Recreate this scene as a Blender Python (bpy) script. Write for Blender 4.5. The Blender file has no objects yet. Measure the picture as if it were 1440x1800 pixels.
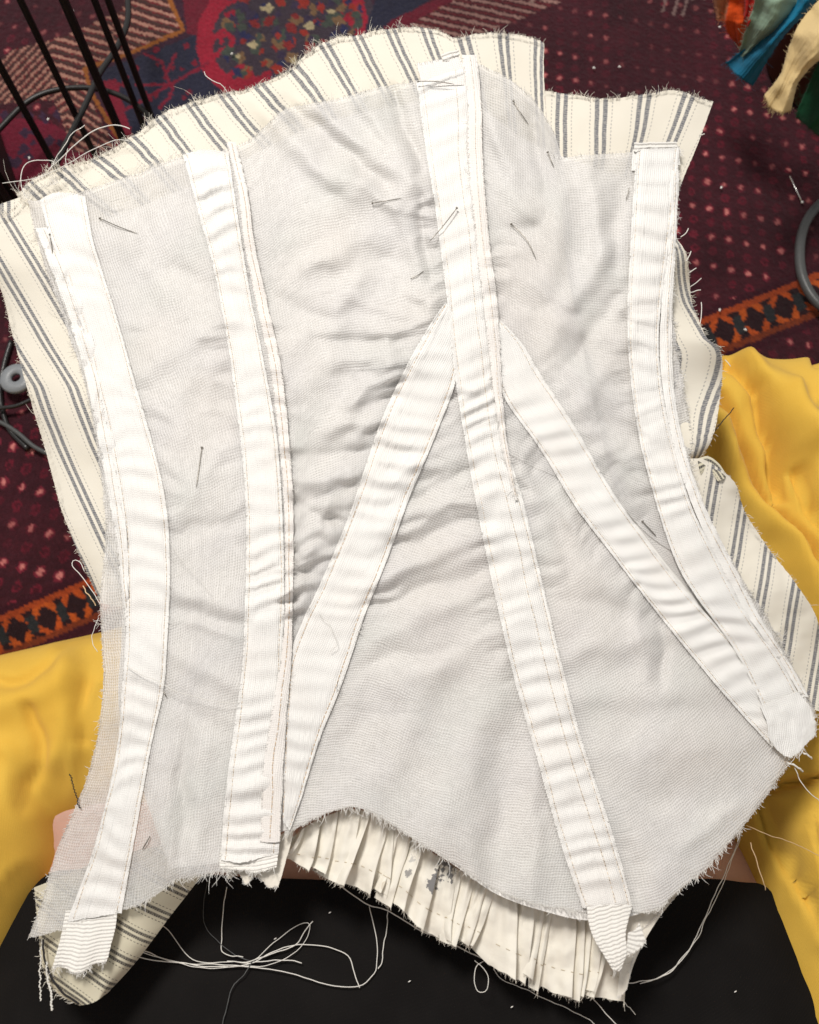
import bpy, math, random
import numpy as np
R = math.radians
rng = np.random.RandomState(7)
random.seed(7)
S = bpy.context.scene
COL = S.collection

# ------------------------------------------------------------------ camera
TH = R(20.0)
CAM = np.array([0.0, 0.0, 0.60])
FWD = np.array([0.0, math.sin(TH), -math.cos(TH)])
UP = np.array([0.0, math.cos(TH), math.sin(TH)])
RT = np.array([1.0, 0.0, 0.0])
HALF = R(32.0)
FPX = 900.0 / math.tan(HALF)
cd = bpy.data.cameras.new('camera')
cam = bpy.data.objects.new('camera', cd)
COL.objects.link(cam)
cam.location = CAM
cam.rotation_euler = (TH, 0, 0)
cd.sensor_fit = 'VERTICAL'
cd.sensor_height = 24.0
cd.lens = 12.0 / math.tan(HALF)
cd.clip_start = 0.01
cd.clip_end = 50
cd.dof.use_dof = True
cd.dof.focus_distance = 0.42
cd.dof.aperture_fstop = 9.0
S.camera = cam

# ------------------------------------------------------------------ light
w = bpy.data.worlds.new('World')
S.world = w
w.use_nodes = True
bg = w.node_tree.nodes['Background']
bg.inputs[0].default_value = (1.0, 0.975, 0.945, 1)
bg.inputs[1].default_value = 0.40
def lamp(name, loc, target, size, power, colour):
    l = bpy.data.lights.new(name, 'AREA')
    l.shape = 'DISK'
    l.size = size
    l.energy = power
    l.color = colour
    o = bpy.data.objects.new(name, l)
    COL.objects.link(o)
    o.location = loc
    import mathutils
    d = mathutils.Vector(target) - mathutils.Vector(loc)
    o.rotation_euler = d.to_track_quat('-Z', 'Y').to_euler()
    return o
lamp('ceiling_lamp', (-0.34, 0.78, 1.45), (0, 0.12, 0.2), 0.36, 19.0, (1.0, 0.955, 0.90))
S.view_settings.view_transform = 'Standard'
S.view_settings.look = 'None'
S.view_settings.exposure = 0.07
S.view_settings.gamma = 1.0
S.cycles.max_bounces = 8
S.cycles.transparent_max_bounces = 12
S.cycles.use_denoising = True

# ------------------------------------------------------------------ projection helpers
def rays(px, py):
    px = np.asarray(px, float); py = np.asarray(py, float)
    a = (px - 720.0) / FPX; b = (900.0 - py) / FPX
    return FWD + a[..., None] * RT + b[..., None] * UP
PHI = R(2.0)
GN = np.array([0.0, -math.sin(PHI), math.cos(PHI)])
G0 = CAM + 0.42 * FWD
def on_plane(px, py, p0, n, h=0.0):
    r = rays(px, py)
    t = ((p0 - CAM) @ n + np.asarray(h, float)) / (r @ n)
    return CAM + t[..., None] * r
def on_z(px, py, z):
    r = rays(px, py)
    t = (np.asarray(z, float) - CAM[2]) / r[..., 2]
    return CAM + t[..., None] * r
def project(P):
    d = P - CAM
    f = d @ FWD
    return 720 + FPX * (d @ RT) / f, 900 - FPX * (d @ UP) / f

# ------------------------------------------------------------------ noise
_T = np.random.RandomState(11).rand(257, 257)
_T[256, :] = _T[0, :]; _T[:, 256] = _T[:, 0]
def vn(x, y, seed=0):
    x = np.asarray(x, float) + seed * 17.31; y = np.asarray(y, float) + seed * 9.77
    xi = np.floor(x); yi = np.floor(y)
    fx = x - xi; fy = y - yi
    fx = fx * fx * fx * (fx * (fx * 6 - 15) + 10); fy = fy * fy * fy * (fy * (fy * 6 - 15) + 10)
    xi = xi.astype(int) % 256; yi = yi.astype(int) % 256
    a = _T[xi, yi]; b = _T[xi + 1, yi]; c = _T[xi, yi + 1]; d = _T[xi + 1, yi + 1]
    return (a * (1 - fx) + b * fx) * (1 - fy) + (c * (1 - fx) + d * fx) * fy * 1.0
def fbm(x, y, seed=0, o=3):
    s = 0; a = 0.5
    for k in range(o):
        s = s + a * (vn(x * 2 ** k, y * 2 ** k, seed + k * 3) - 0.5); a *= 0.5
    return s * 2
def sstep(a, b, x):
    t = np.clip((x - a) / (b - a), 0, 1)
    return t * t * (3 - 2 * t)

# ------------------------------------------------------------------ curves and patches
def curve(pts, n):
    p = np.array(pts, float)
    if len(p) == 2:
        t = np.linspace(0, 1, n)[:, None]
        return p[0] * (1 - t) + p[1] * t
    q = np.vstack([2 * p[0] - p[1], p, 2 * p[-1] - p[-2]])
    out = []
    for i in range(1, len(q) - 2):
        t = np.linspace(0, 1, 24, endpoint=False)[:, None]
        a, b, c, d = q[i - 1], q[i], q[i + 1], q[i + 2]
        out.append(0.5 * ((2 * b) + (-a + c) * t + (2 * a - 5 * b + 4 * c - d) * t ** 2 + (-a + 3 * b - 3 * c + d) * t ** 3))
    out = np.vstack(out + [q[-2][None]])
    L = np.r_[0, np.cumsum(np.linalg.norm(np.diff(out, axis=0), axis=1))]
    s = np.linspace(0, L[-1], n)
    return np.stack([np.interp(s, L, out[:, k]) for k in range(out.shape[1])], 1)
def coons(left, right, top=None, bottom=None, nu=40, nv=80, jag=(0, 0, 0, 0), seed=0):
    """left/right run downwards, top/bottom run rightwards; jag = ragged amplitude of left, right, top, bottom"""
    l = curve(left, nv); r = curve(right, nv)
    tp = curve(top, nu) if top is not None else curve([l[0], r[0]], nu)
    bt = curve(bottom, nu) if bottom is not None else curve([l[-1], r[-1]], nu)
    rr = np.random.RandomState(100 + seed)
    def rag(c, a, other):
        if a <= 0: return c
        n = len(c)
        k = rr.randn(n) * 0.55 + np.convolve(rr.randn(n + 6), np.ones(7) / 7, 'valid') * 1.8
        d = c - other; d = d / (np.linalg.norm(d, axis=1)[:, None] + 1e-6)
        return c + d * (k * a)[:, None]
    l2 = rag(l, jag[0], r); r2 = rag(r, jag[1], l)
    tp2 = rag(tp, jag[2], bt); bt2 = rag(bt, jag[3], tp)
    u = np.linspace(0, 1, nu); v = np.linspace(0, 1, nv)
    tp2 = tp2 + (l2[0] - tp2[0]) * (1 - u)[:, None] + (r2[0] - tp2[-1]) * u[:, None]
    bt2 = bt2 + (l2[-1] - bt2[0]) * (1 - u)[:, None] + (r2[-1] - bt2[-1]) * u[:, None]
    U = u[None, :, None]; V = v[:, None, None]
    P = (1 - U) * l2[:, None] + U * r2[:, None] + (1 - V) * tp2[None] + V * bt2[None] \
        - ((1 - U) * (1 - V) * l2[0] + U * (1 - V) * r2[0] + (1 - U) * V * l2[-1] + U * V * r2[-1])
    return P, np.broadcast_to(u[None, :], (nv, nu)), np.broadcast_to(v[:, None], (nv, nu))

def link(name, me, mat, parent=None, loc=None):
    o = bpy.data.objects.new(name, me)
    COL.objects.link(o)
    if mat: me.materials.append(mat)
    if parent is not None: o.parent = parent
    return o
def worldloc(o):
    v = np.zeros(3)
    while o is not None:
        v += np.array(o.location); o = o.parent
    return v
def mesh_grid(name, P, mat, parent=None, uv=None, colr=None, mask=None):
    nv, nu = P.shape[:2]
    base = worldloc(parent)
    me = bpy.data.meshes.new(name)
    idx = np.arange(nv * nu).reshape(nv, nu)
    q = np.stack([idx[1:, :-1], idx[1:, 1:], idx[:-1, 1:], idx[:-1, :-1]], -1).reshape(-1, 4)
    V = (P - base).reshape(-1, 3)
    if mask is not None:
        m = mask.reshape(-1)
        q = q[m[q].all(1)]
        used = np.zeros(len(V), bool); used[q.reshape(-1)] = True
        remap = np.cumsum(used) - 1
        q = remap[q]; V = V[used]
        if uv is not None: uv = uv.reshape(-1, 2)[used]
        if colr is not None: colr = colr.reshape(-1, 3)[used]
    fill(me, V, q, uv, colr)
    return link(name, me, mat, parent)
def fill(me, V, q, uv=None, colr=None, smooth=True):
    k = q.shape[1]
    me.vertices.add(len(V)); me.vertices.foreach_set('co', V.astype(np.float32).ravel())
    me.loops.add(q.size); me.loops.foreach_set('vertex_index', q.astype(np.int32).ravel())
    me.polygons.add(len(q))
    me.polygons.foreach_set('loop_start', np.arange(0, q.size, k, dtype=np.int32))
    me.polygons.foreach_set('loop_total', np.full(len(q), k, np.int32))
    me.polygons.foreach_set('use_smooth', np.full(len(q), smooth))
    if uv is not None:
        l = me.uv_layers.new(name='UVMap')
        l.data.foreach_set('uv', uv.reshape(-1, 2)[q.ravel()].astype(np.float32).ravel())
    if colr is not None:
        a = me.color_attributes.new('pattern', 'FLOAT_COLOR', 'POINT')
        c = np.ones((len(V), 4), np.float32); c[:, :3] = colr.reshape(-1, 3)
        a.data.foreach_set('color', c.ravel())
    me.update(calc_edges=True); me.validate()
def tubes(name, lines, rad, mat, parent=None, sides=5, base=None):
    """one mesh from a list of 3-D polylines; rad = number or one per line, tapering at the ends"""
    b = worldloc(parent) if base is None else base
    VV = []; QQ = []; off = 0
    for i, L in enumerate(lines):
        L = np.asarray(L, float)
        r = rad[i] if hasattr(rad, '__len__') else rad
        n = len(L)
        T = np.gradient(L, axis=0); T /= np.linalg.norm(T, axis=1)[:, None] + 1e-12
        ref = np.array([0.31, 0.17, 0.93]) if abs(T[0, 2]) < 0.9 else np.array([1.0, 0.2, 0])
        A = np.cross(T, ref); A /= np.linalg.norm(A, axis=1)[:, None] + 1e-12
        B = np.cross(T, A)
        rr = np.full(n, r, float) if np.isscalar(r) or np.ndim(r) == 0 else np.asarray(r, float)
        an = np.arange(sides) * 2 * math.pi / sides
        ring = L[:, None] + rr[:, None, None] * (np.cos(an)[None, :, None] * A[:, None] + np.sin(an)[None, :, None] * B[:, None])
        VV.append(ring.reshape(-1, 3))
        idx = off + np.arange(n * sides).reshape(n, sides)
        nx = np.roll(idx, -1, 1)
        QQ.append(np.stack([idx[:-1], nx[:-1], nx[1:], idx[1:]], -1).reshape(-1, 4))
        off += n * sides
        VV.append(L[[0, -1]])                       # closed ends
        c0, c1 = off, off + 1
        e0, e1 = idx[0], idx[-1]
        QQ.append(np.stack([np.full(sides, c0), np.roll(e0, -1), e0, np.full(sides, c0)], -1)[:0])
        off += 2
        for e, c in ((e0, c0), (e1, c1)):
            for k in range(0, sides - 1, 2):
                QQ.append(np.array([[c, e[k], e[k + 1], e[(k + 2) % sides]]]))
    V = np.vstack(VV) - b; Q = np.vstack(QQ)
    me = bpy.data.meshes.new(name)
    fill(me, V, Q)
    return link(name, me, mat, parent)
def thing(name, label, cat, loc=(0, 0, 0), group=None):
    o = bpy.data.objects.new(name, None)
    COL.objects.link(o); o.location = loc; o.empty_display_size = 0.02
    o['label'] = label; o['category'] = cat
    if group: o['group'] = group
    return o
def tag(o, label, cat, group=None):
    o['label'] = label; o['category'] = cat
    if group: o['group'] = group
    return o
def recentre(o):
    """move a top-level mesh's origin to the foot of its own bounding box"""
    me = o.data
    n = len(me.vertices); a = np.zeros(n * 3, np.float32); me.vertices.foreach_get('co', a); a = a.reshape(-1, 3)
    c = np.array([(a[:, 0].min() + a[:, 0].max()) / 2, (a[:, 1].min() + a[:, 1].max()) / 2, a[:, 2].min()])
    me.vertices.foreach_set('co', (a - c).astype(np.float32).ravel()); me.update()
    o.location = c
    return o

# ------------------------------------------------------------------ materials
class N:
    def __init__(s, name):
        s.m = bpy.data.materials.new(name); s.m.use_nodes = True
        s.t = s.m.node_tree; s.t.nodes.clear()
        s.out = s.n('ShaderNodeOutputMaterial')
    def n(s, t, **k):
        o = s.t.nodes.new(t)
        for a, b in k.items(): setattr(o, a, b)
        return o
    def set(s, sock, v):
        if isinstance(v, bpy.types.NodeSocket): s.t.links.new(v, sock)
        elif isinstance(v, (tuple, list)) and len(v) == 3 and sock.type == 'RGBA': sock.default_value = (*v, 1)
        else: sock.default_value = v
    def math(s, op, a, b=0.0, c=None):
        o = s.n('ShaderNodeMath', operation=op); s.set(o.inputs[0], a); s.set(o.inputs[1], b)
        if c is not None: s.set(o.inputs[2], c)
        return o.outputs[0]
    def mix(s, f, a, b, blend='MIX'):
        o = s.n('ShaderNodeMix', data_type='RGBA', blend_type=blend)
        s.set(o.inputs[0], f); s.set(o.inputs[6], a); s.set(o.inputs[7], b)
        return o.outputs[2]
    def noise(s, vec, scale, detail=2.0, rough=0.5, dim='3D'):
        o = s.n('ShaderNodeTexNoise'); s.set(o.inputs['Vector'], vec); s.set(o.inputs['Scale'], scale)
        o.inputs['Detail'].default_value = detail; o.inputs['Roughness'].default_value = rough
        return o.outputs[0]
    def ramp(s, f, a, b):
        o = s.n('ShaderNodeMapRange', interpolation_type='SMOOTHSTEP'); s.set(o.inputs[0], f)
        o.inputs[1].default_value = a; o.inputs[2].default_value = b
        return o.outputs[0]
    def uv(s): return s.n('ShaderNodeTexCoord').outputs['UV']
    def obj(s): return s.n('ShaderNodeTexCoord').outputs['Object']
    def sep(s, v):
        o = s.n('ShaderNodeSeparateXYZ'); s.set(o.inputs[0], v); return o.outputs
    def bump(s, h, dist, strength=1.0):
        o = s.n('ShaderNodeBump'); s.set(o.inputs['Height'], h)
        o.inputs['Distance'].default_value = dist; o.inputs['Strength'].default_value = strength
        return o.outputs[0]
    def bsdf(s, base, rough=0.8, normal=None, sheen=0.0, spec=0.3, metal=0.0, sub=0.0):
        o = s.n('ShaderNodeBsdfPrincipled')
        s.set(o.inputs['Base Color'], base); s.set(o.inputs['Roughness'], rough)
        o.inputs['Specular IOR Level'].default_value = spec
        o.inputs['Metallic'].default_value = metal
        o.inputs['Sheen Weight'].default_value = sheen
        if sub:
            o.inputs['Subsurface Weight'].default_value = sub
            o.inputs['Subsurface Radius'].default_value = (0.006, 0.003, 0.002)
        if normal is not None: s.set(o.inputs['Normal'], normal)
        return o.outputs[0]
    def done(s, sh):
        s.t.links.new(sh, s.out.inputs[0]); return s.m
def lin(r, g, b):
    f = lambda c: (c / 255 / 12.92) if c / 255 < 0.04045 else ((c / 255 + 0.055) / 1.055) ** 2.4
    return (f(r), f(g), f(b))
TAU = 2 * math.pi

def gauze_mat(name='white_gauze', pu=1.5e-3, pv=1.35e-3, base=(0.93, 0.915, 0.895), hole=0.28, swap=False):
    s = N(name)
    uv = s.uv()
    big = s.noise(uv, 55, 2)
    n2 = s.noise(uv, 160, 2)
    x, y, _ = s.sep(uv)
    if swap: x, y = y, x
    xs = s.math('MULTIPLY_ADD', big, 0.0035, x)
    ys = s.math('MULTIPLY_ADD', n2, 0.0016, s.math('MULTIPLY_ADD', big, 0.0045, y))
    wu = s.math('MULTIPLY_ADD', s.math('SINE', s.math('MULTIPLY', xs, TAU / pu)), 0.5, 0.5)
    wv = s.math('MULTIPLY_ADD', s.math('SINE', s.math('MULTIPLY', ys, TAU / pv)), 0.5, 0.5)
    var = s.ramp(s.noise(uv, 240, 3, 0.6), 0.3, 0.7)
    # thread coverage
    hole_f = s.math('MULTIPLY', s.math('SUBTRACT', 1.0, wv), s.math('MULTIPLY_ADD', s.math('SUBTRACT', 1.0, wu), 0.65, 0.35))
    hole_f = s.math('MULTIPLY', hole_f, s.math('MULTIPLY_ADD', var, 0.75, 0.4))
    # slubs: long thin thick-thread streaks along the weft
    mp = s.n('ShaderNodeMapping'); s.set(mp.inputs[0], uv); mp.inputs['Scale'].default_value = (60, 900, 1)
    slub = s.ramp(s.noise(mp.outputs[0], 1.0, 2), 0.60, 0.78)
    h = s.math('ADD', s.math('MULTIPLY', wv, 0.6), s.math('MULTIPLY', wu, 0.4))
    h = s.math('ADD', h, s.math('MULTIPLY', slub, 0.5))
    h = s.math('ADD', h, s.math('MULTIPLY', s.noise(uv, 1500, 2), 0.8))
    nrm = s.bump(h, 0.00030, 0.9)
    c = s.mix(s.math('MULTIPLY', hole_f, 0.60), base, (base[0] * .62, base[1] * .615, base[2] * .60))
    c = s.mix(s.math('MULTIPLY', s.ramp(s.noise(uv, 22, 3), 0.35, 0.7), 0.26), c, (0.775, 0.765, 0.81))
    c = s.mix(s.math('MULTIPLY', s.ramp(s.noise(uv, 17.3, 2), 0.45, 0.7), 0.40), c, (0.79, 0.815, 0.785))
    c = s.mix(s.math('MULTIPLY', s.ramp(s.noise(s.obj(), 9.0, 2), 0.5, 0.7), 0.28), c, (0.86, 0.80, 0.755))
    d = s.bsdf(c, 0.42, nrm, sheen=0.15, spec=0.55)
    tr = s.n('ShaderNodeBsdfTranslucent'); s.set(tr.inputs[0], c); s.set(tr.inputs['Normal'], nrm)
    m1 = s.n('ShaderNodeMixShader'); m1.inputs[0].default_value = 0.32
    s.t.links.new(d, m1.inputs[1]); s.t.links.new(tr.outputs[0], m1.inputs[2])
    tp = s.n('ShaderNodeBsdfTransparent')
    m2 = s.n('ShaderNodeMixShader')
    s.set(m2.inputs[0], s.math('MULTIPLY_ADD', hole_f, hole, 0.13))
    s.t.links.new(m1.outputs[0], m2.inputs[1]); s.t.links.new(tp.outputs[0], m2.inputs[2])
    return s.done(m2.outputs[0])
def tape_mat(name, base, tint=(0.80, 0.70, 0.64), amt=0.5):
    s = N(name)
    uv = s.uv(); x, y, _ = s.sep(uv)
    n = s.noise(uv, 140, 2)
    xs = s.math('MULTIPLY_ADD', n, 0.0012, x)
    wu = s.math('SINE', s.math('MULTIPLY', xs, TAU / 1.1e-3))
    wv = s.math('SINE', s.math('MULTIPLY', s.math('MULTIPLY_ADD', n, 0.0015, y), TAU / 0.9e-3))
    h = s.math('ADD', s.math('MULTIPLY', wu, 0.35), s.math('MULTIPLY', wv, 0.2))
    h = s.math('ADD', h, s.noise(uv, 1800, 2))
    mp = s.n('ShaderNodeMapping'); s.set(mp.inputs[0], uv); mp.inputs['Scale'].default_value = (1000, 60, 1)
    streak = s.noise(mp.outputs[0], 1.0, 2)
    h = s.math('ADD', h, s.math('MULTIPLY', streak, 0.8))
    nrm = s.bump(h, 0.00022, 0.9)
    c = s.mix(s.math('MULTIPLY', s.ramp(s.noise(uv, 18, 3), 0.4, 0.75), amt), base, tint)
    c = s.mix(s.math('MULTIPLY', s.ramp(streak, 0.5, 0.8), 0.10), c, (0.62, 0.60, 0.58))
    return s.done(s.bsdf(c, 0.8, nrm, sheen=0.25, spec=0.15))
def ticking_mat(name, cream, line, P=16.6e-3, thin=0.6):
    s = N(name)
    uv = s.uv(); x, y, _ = s.sep(uv)
    x = s.math('MULTIPLY_ADD', s.noise(uv, 40, 1), 0.0012, x)
    tw = s.math('FRACT', s.math('MULTIPLY', y, 1 / 1.15e-3))
    ph = s.math('FRACT', s.math('MULTIPLY_ADD', tw, 0.017, s.math('MULTIPLY', x, 1 / P)))
    def band(c, wd, e=0.008):
        d = s.math('ABSOLUTE', s.math('SUBTRACT', ph, c))
        o = s.n('ShaderNodeMapRange', interpolation_type='SMOOTHSTEP'); s.set(o.inputs[0], d)
        o.inputs[1].default_value = wd + e; o.inputs[2].default_value = wd - e
        return o.outputs[0]
    thick = s.math('MAXIMUM', band(0.40, 0.055), band(0.60, 0.055))
    gate = s.ramp(s.math('SINE', s.math('MULTIPLY', y, TAU / 1.9e-3)), -0.5, 0.1)
    th = s.math('MULTIPLY', s.math('MAXIMUM', band(0.235, 0.012, .007), band(0.765, 0.012, .007)), s.math('MULTIPLY', gate, thin))
    brk = s.math('MULTIPLY_ADD', s.math('SINE', s.math('MULTIPLY', y, TAU / 1.15e-3)), 0.12, 0.86)
    lm = s.math('MAXIMUM', s.math('MULTIPLY', thick, brk), th)
    lm = s.math('MULTIPLY', lm, s.math('MULTIPLY_ADD', s.ramp(s.noise(uv, 900, 2), 0.35, 0.6), 0.25, 0.75))
    tw2 = s.math('SINE', s.math('MULTIPLY', s.math('ADD', x, s.math('MULTIPLY', y, 0.9)), TAU / 0.8e-3))
    c = s.mix(s.math('MULTIPLY', s.ramp(s.noise(uv, 30, 3), 0.4, 0.8), 0.3), cream, (cream[0] * .92, cream[1] * .9, cream[2] * .84))
    c = s.mix(lm, c, line)
    h = s.math('ADD', s.math('MULTIPLY', tw2, 0.25), s.noise(uv, 1600, 2))
    return s.done(s.bsdf(c, 0.7, s.bump(h, 0.00012, 0.7), sheen=0.15, spec=0.3))
def plain(name, base, rough=0.8, spec=0.3, metal=0.0, nscale=400, namp=0.25, bumpd=0.0002, sheen=0.0, coords='obj', alt=None, sub=0.0):
    s = N(name)
    v = s.obj() if coords == 'obj' else s.uv()
    n = s.noise(v, nscale, 3)
    n2 = s.noise(v, nscale * 0.12, 3)
    b2 = alt if alt else tuple(c * 0.7 for c in base)
    c = s.mix(s.math('MULTIPLY', s.ramp(s.math('ADD', s.math('MULTIPLY', n, .5), s.math('MULTIPLY', n2, .5)), 0.35, 0.68), namp), base, b2)
    return s.done(s.bsdf(c, rough, s.bump(n, bumpd, 0.8), sheen=sheen, spec=spec, metal=metal, sub=sub))
def knit_mat(name, base, alt, per=0.9e-3, rough=0.85, spec=0.15, sheen=0.1, namp=0.5, bd=0.00013):
    s = N(name)
    v = s.obj(); x, y, z = s.sep(v)
    a = s.math('SINE', s.math('MULTIPLY', s.math('ADD', x, s.math('MULTIPLY', y, .25)), TAU / per))
    b = s.math('SINE', s.math('MULTIPLY', s.math('ADD', s.math('ADD', y, z), s.math('MULTIPLY', x, -.2)), TAU / per))
    h = s.math('ADD', s.math('MULTIPLY', s.math('ADD', a, b), .25), s.noise(v, 1700, 2))
    c = s.mix(s.math('MULTIPLY', s.ramp(s.noise(v, 14, 4, .6), 0.35, 0.7), namp), base, alt)
    c = s.mix(s.math('MULTIPLY', s.noise(v, 1300, 2), 0.25), c, tuple(k * .6 for k in base))
    return s.done(s.bsdf(c, rough, s.bump(h, bd, 0.8), sheen=sheen, spec=spec))
def grosgrain_mat():
    s = N('grosgrain')
    uv = s.uv()
    n = s.noise(uv, 900, 3)
    c = s.mix(s.math('MULTIPLY', n, 0.3), (0.83, 0.81, 0.77), (0.66, 0.64, 0.60))
    return s.done(s.bsdf(c, 0.38, s.bump(n, 0.0001, 0.6), sheen=0.2, spec=0.5))

GAUZE = gauze_mat()
GAUZE_V = gauze_mat('white_gauze_lengthwise', swap=True)
TAPE = tape_mat('white_cotton_tape', (0.845, 0.835, 0.812), (0.835, 0.785, 0.735), 0.40)
TAPE_PINK = tape_mat('pinkish_cotton_tape', (0.84, 0.81, 0.78), (0.835, 0.765, 0.71), 0.5)
TICK = ticking_mat('ticking_wrong_side', (0.755, 0.71, 0.615), lin(82, 86, 98))
TICK_R = ticking_mat('ticking_right_side', (0.62, 0.575, 0.44), lin(38, 36, 42), thin=1.0)
GROS = grosgrain_mat()
CALICO = plain('cream_calico', (0.80, 0.755, 0.665), 0.75, 0.25, nscale=900, namp=0.25, sheen=.15)
STITCH = plain('beige_stitching', lin(234, 218, 196), 0.8)
STITCH_O = plain('ochre_stitching', lin(214, 184, 146), 0.8)
HOLE = plain('stitch_hole', lin(186, 166, 142), 0.9)
FIBRE = plain('white_fibre', (0.86, 0.84, 0.80), 0.7)
FIBRE_C = plain('cream_fibre', (0.82, 0.77, 0.67), 0.7)
FIBRE_N = plain('navy_fibre', lin(52, 46, 78), 0.7)
THREAD = plain('white_thread', (0.80, 0.78, 0.73), 0.6)
THREAD_B = plain('black_thread', (0.02, 0.018, 0.02), 0.7)
STEEL = plain('pin_steel', (0.30, 0.28, 0.25), 0.38, 0.5, metal=1.0, namp=0.1)
SKIN = plain('skin', (0.60, 0.36, 0.28), 0.5, 0.4, nscale=700, namp=0.25, bumpd=0.0001, sub=0.3)
YELLOW = knit_mat('yellow_cotton', lin(228, 186, 78), lin(218, 168, 56), per=0.6e-3, bd=0.00006)
BLACK = knit_mat('black_jersey', (0.0105, 0.0096, 0.0094), (0.0190, 0.0172, 0.0165), per=1.2e-3, sheen=0.0, spec=0.04, rough=1.0)
IRON = plain('black_iron', (0.013, 0.011, 0.010), 0.42, 0.45, nscale=200, namp=0.6)
CORD_B = plain('black_cord', (0.016, 0.015, 0.015), 0.3, 0.5)
CORD_G = plain('grey_cord', (0.075, 0.078, 0.078), 0.4, 0.4)
DARKWOOD = plain('dark_wood', (0.012, 0.008, 0.006), 0.55, 0.3, nscale=60, namp=0.6)

# ------------------------------------------------------------------ the garment's surface: height over its plane, by photo position
# ridges: x0,y0,x1,y1, half width px, height mm
RIDGES = [
 # left gauze panel
 (230,430,330,560,26,1.6),(300,480,410,520,18,-1.2),(260,640,400,560,22,1.8),(330,640,300,840,26,1.6),(395,560,400,800,22,-1.4),
 (300,900,420,760,30,1.8),(330,930,430,900,16,-1.1),(300,1030,425,1075,18,1.6),(310,1065,430,1105,14,-1.2),(330,1090,430,1120,10,1.0),
 (300,1150,420,1210,22,1.4),(300,1230,400,1300,20,-1.2),(290,1330,300,1520,30,2.0),(350,1250,345,1520,26,1.6),(320,1290,322,1500,14,-1.3),
 (240,350,260,480,16,-1.0),(300,330,340,480,18,1.0),
 # central panel
 (470,200,620,340,26,2.4),(520,190,690,330,20,-1.6),(560,190,720,330,22,2.0),(640,180,735,330,22,2.0),(690,170,740,300,12,-1.6),
 (600,300,700,360,18,1.8),(545,470,600,440,24,3.4),(590,530,640,480,24,2.8),(480,520,560,560,22,-1.8),(640,470,700,430,26,-1.6),
 (700,340,735,470,20,2.2),(735,340,755,480,10,-2.2),(590,430,760,470,20,-1.2),(620,520,720,545,16,1.8),(725,510,765,525,14,2.8),(660,590,760,560,12,1.8),
 (590,640,720,630,20,2.4),(560,600,700,600,14,-1.8),(500,650,560,720,26,1.8),(640,690,700,660,10,1.8),(610,730,690,700,12,-1.9),(585,760,670,735,13,2.2),
 (500,760,560,820,22,1.8),(530,800,640,800,14,-1.8),(520,850,640,830,16,2.2),(500,870,560,910,12,-1.7),(540,900,620,880,14,1.9),(515,950,580,930,12,1.8),
 (560,925,600,912,8,-1.8),(520,985,570,975,12,1.5),(515,1030,545,1025,10,1.4),(500,610,640,560,24,1.2),
 # right of the centre channel, above
 (860,200,900,300,20,1.8),(930,210,960,330,16,-1.4),(880,330,960,390,22,1.8),(870,420,960,380,18,-1.4),(1000,330,970,480,24,1.8),(1040,300,1060,450,22,2.4),
 (1090,330,1080,470,18,-1.5),(1070,440,960,600,24,2.2),(1090,520,1000,640,18,-1.6),(1100,600,1020,700,24,1.8),(900,470,960,520,18,1.6),(880,520,1000,560,16,-1.3),
 (940,540,1040,600,18,1.4),(1000,640,1100,720,20,1.5),(1060,740,1130,780,14,-1.2),(1080,800,1150,860,16,1.2),
 # lower centre wedge
 (700,830,800,790,16,1.6),(690,880,830,830,14,-1.5),(680,925,850,870,18,1.8),(670,975,850,910,15,-1.6),(655,1020,860,945,20,2.0),(650,1065,870,1000,16,-1.6),
 (660,1130,880,1030,26,1.7),(640,1170,800,1130,14,-1.0),(700,1200,900,1110,40,1.8),(600,1330,660,1210,26,-1.0),(650,1420,760,1180,40,1.6),(770,1470,860,1220,46,2.2),
 (870,1540,900,1260,30,-1.8),(840,1590,830,1380,26,1.2),(940,1580,935,1350,20,1.4),
 # lower right panel
 (920,830,1010,930,20,1.6),(940,800,1000,1000,16,-1.3),(950,960,1080,1040,30,1.6),(970,1050,1180,1090,24,-1.3),(1000,1150,1190,1110,30,2.2),(1010,1230,1240,1210,34,1.6),
 (1130,1080,1135,1180,16,2.0),(1160,1100,1165,1190,12,-1.8),(1060,1320,1300,1300,40,1.6),(1080,1420,1200,1560,40,2.0),(1130,1400,1300,1400,36,-1.6),(1100,1500,1130,1600,18,-1.2),
 (1200,1480,1290,1420,20,1.2),
]
def puckers(pts, step, ux, uy, lo, hi, wd, am, seed):
    rr = np.random.RandomState(seed)
    p = np.array(pts, float); L = np.r_[0, np.cumsum(np.linalg.norm(np.diff(p, axis=0), axis=1))]
    s = 0.0
    while s < L[-1]:
        x, y = np.interp(s, L, p[:, 0]), np.interp(s, L, p[:, 1])
        l = rr.uniform(lo, hi); a = rr.uniform(.6, 1.25); k = rr.normal(0, .16)
        RIDGES.append((x + ux * 4, y + uy * 4, x + (ux - uy * k) * l, y + (uy + ux * k) * l, wd * rr.uniform(.8, 1.3), am * a))
        s += step * rr.uniform(.5, .8)
        x, y = np.interp(s, L, p[:, 0]), np.interp(s, L, p[:, 1])
        RIDGES.append((x + ux * 2, y + uy * 2, x + ux * l * .7, y + uy * l * .7, wd * .75, -am * .9 * a))
        s += step * rr.uniform(.3, .6)
puckers([(770, 545), (716, 640), (666, 750), (616, 900), (570, 1010), (530, 1100)], 30, -.93, .36, 20, 55, 10, 0.95, 1)
puckers([(764, 350), (776, 450), (784, 530)], 34, -.98, .1, 22, 50, 9, 1.3, 2)
puckers([(455, 560), (486, 760), (500, 900), (500, 1060)], 42, .98, .12, 20, 50, 10, .8, 3)
puckers([(860, 420), (866, 560)], 34, .98, -.1, 22, 55, 10, 1.0, 4)
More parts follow.
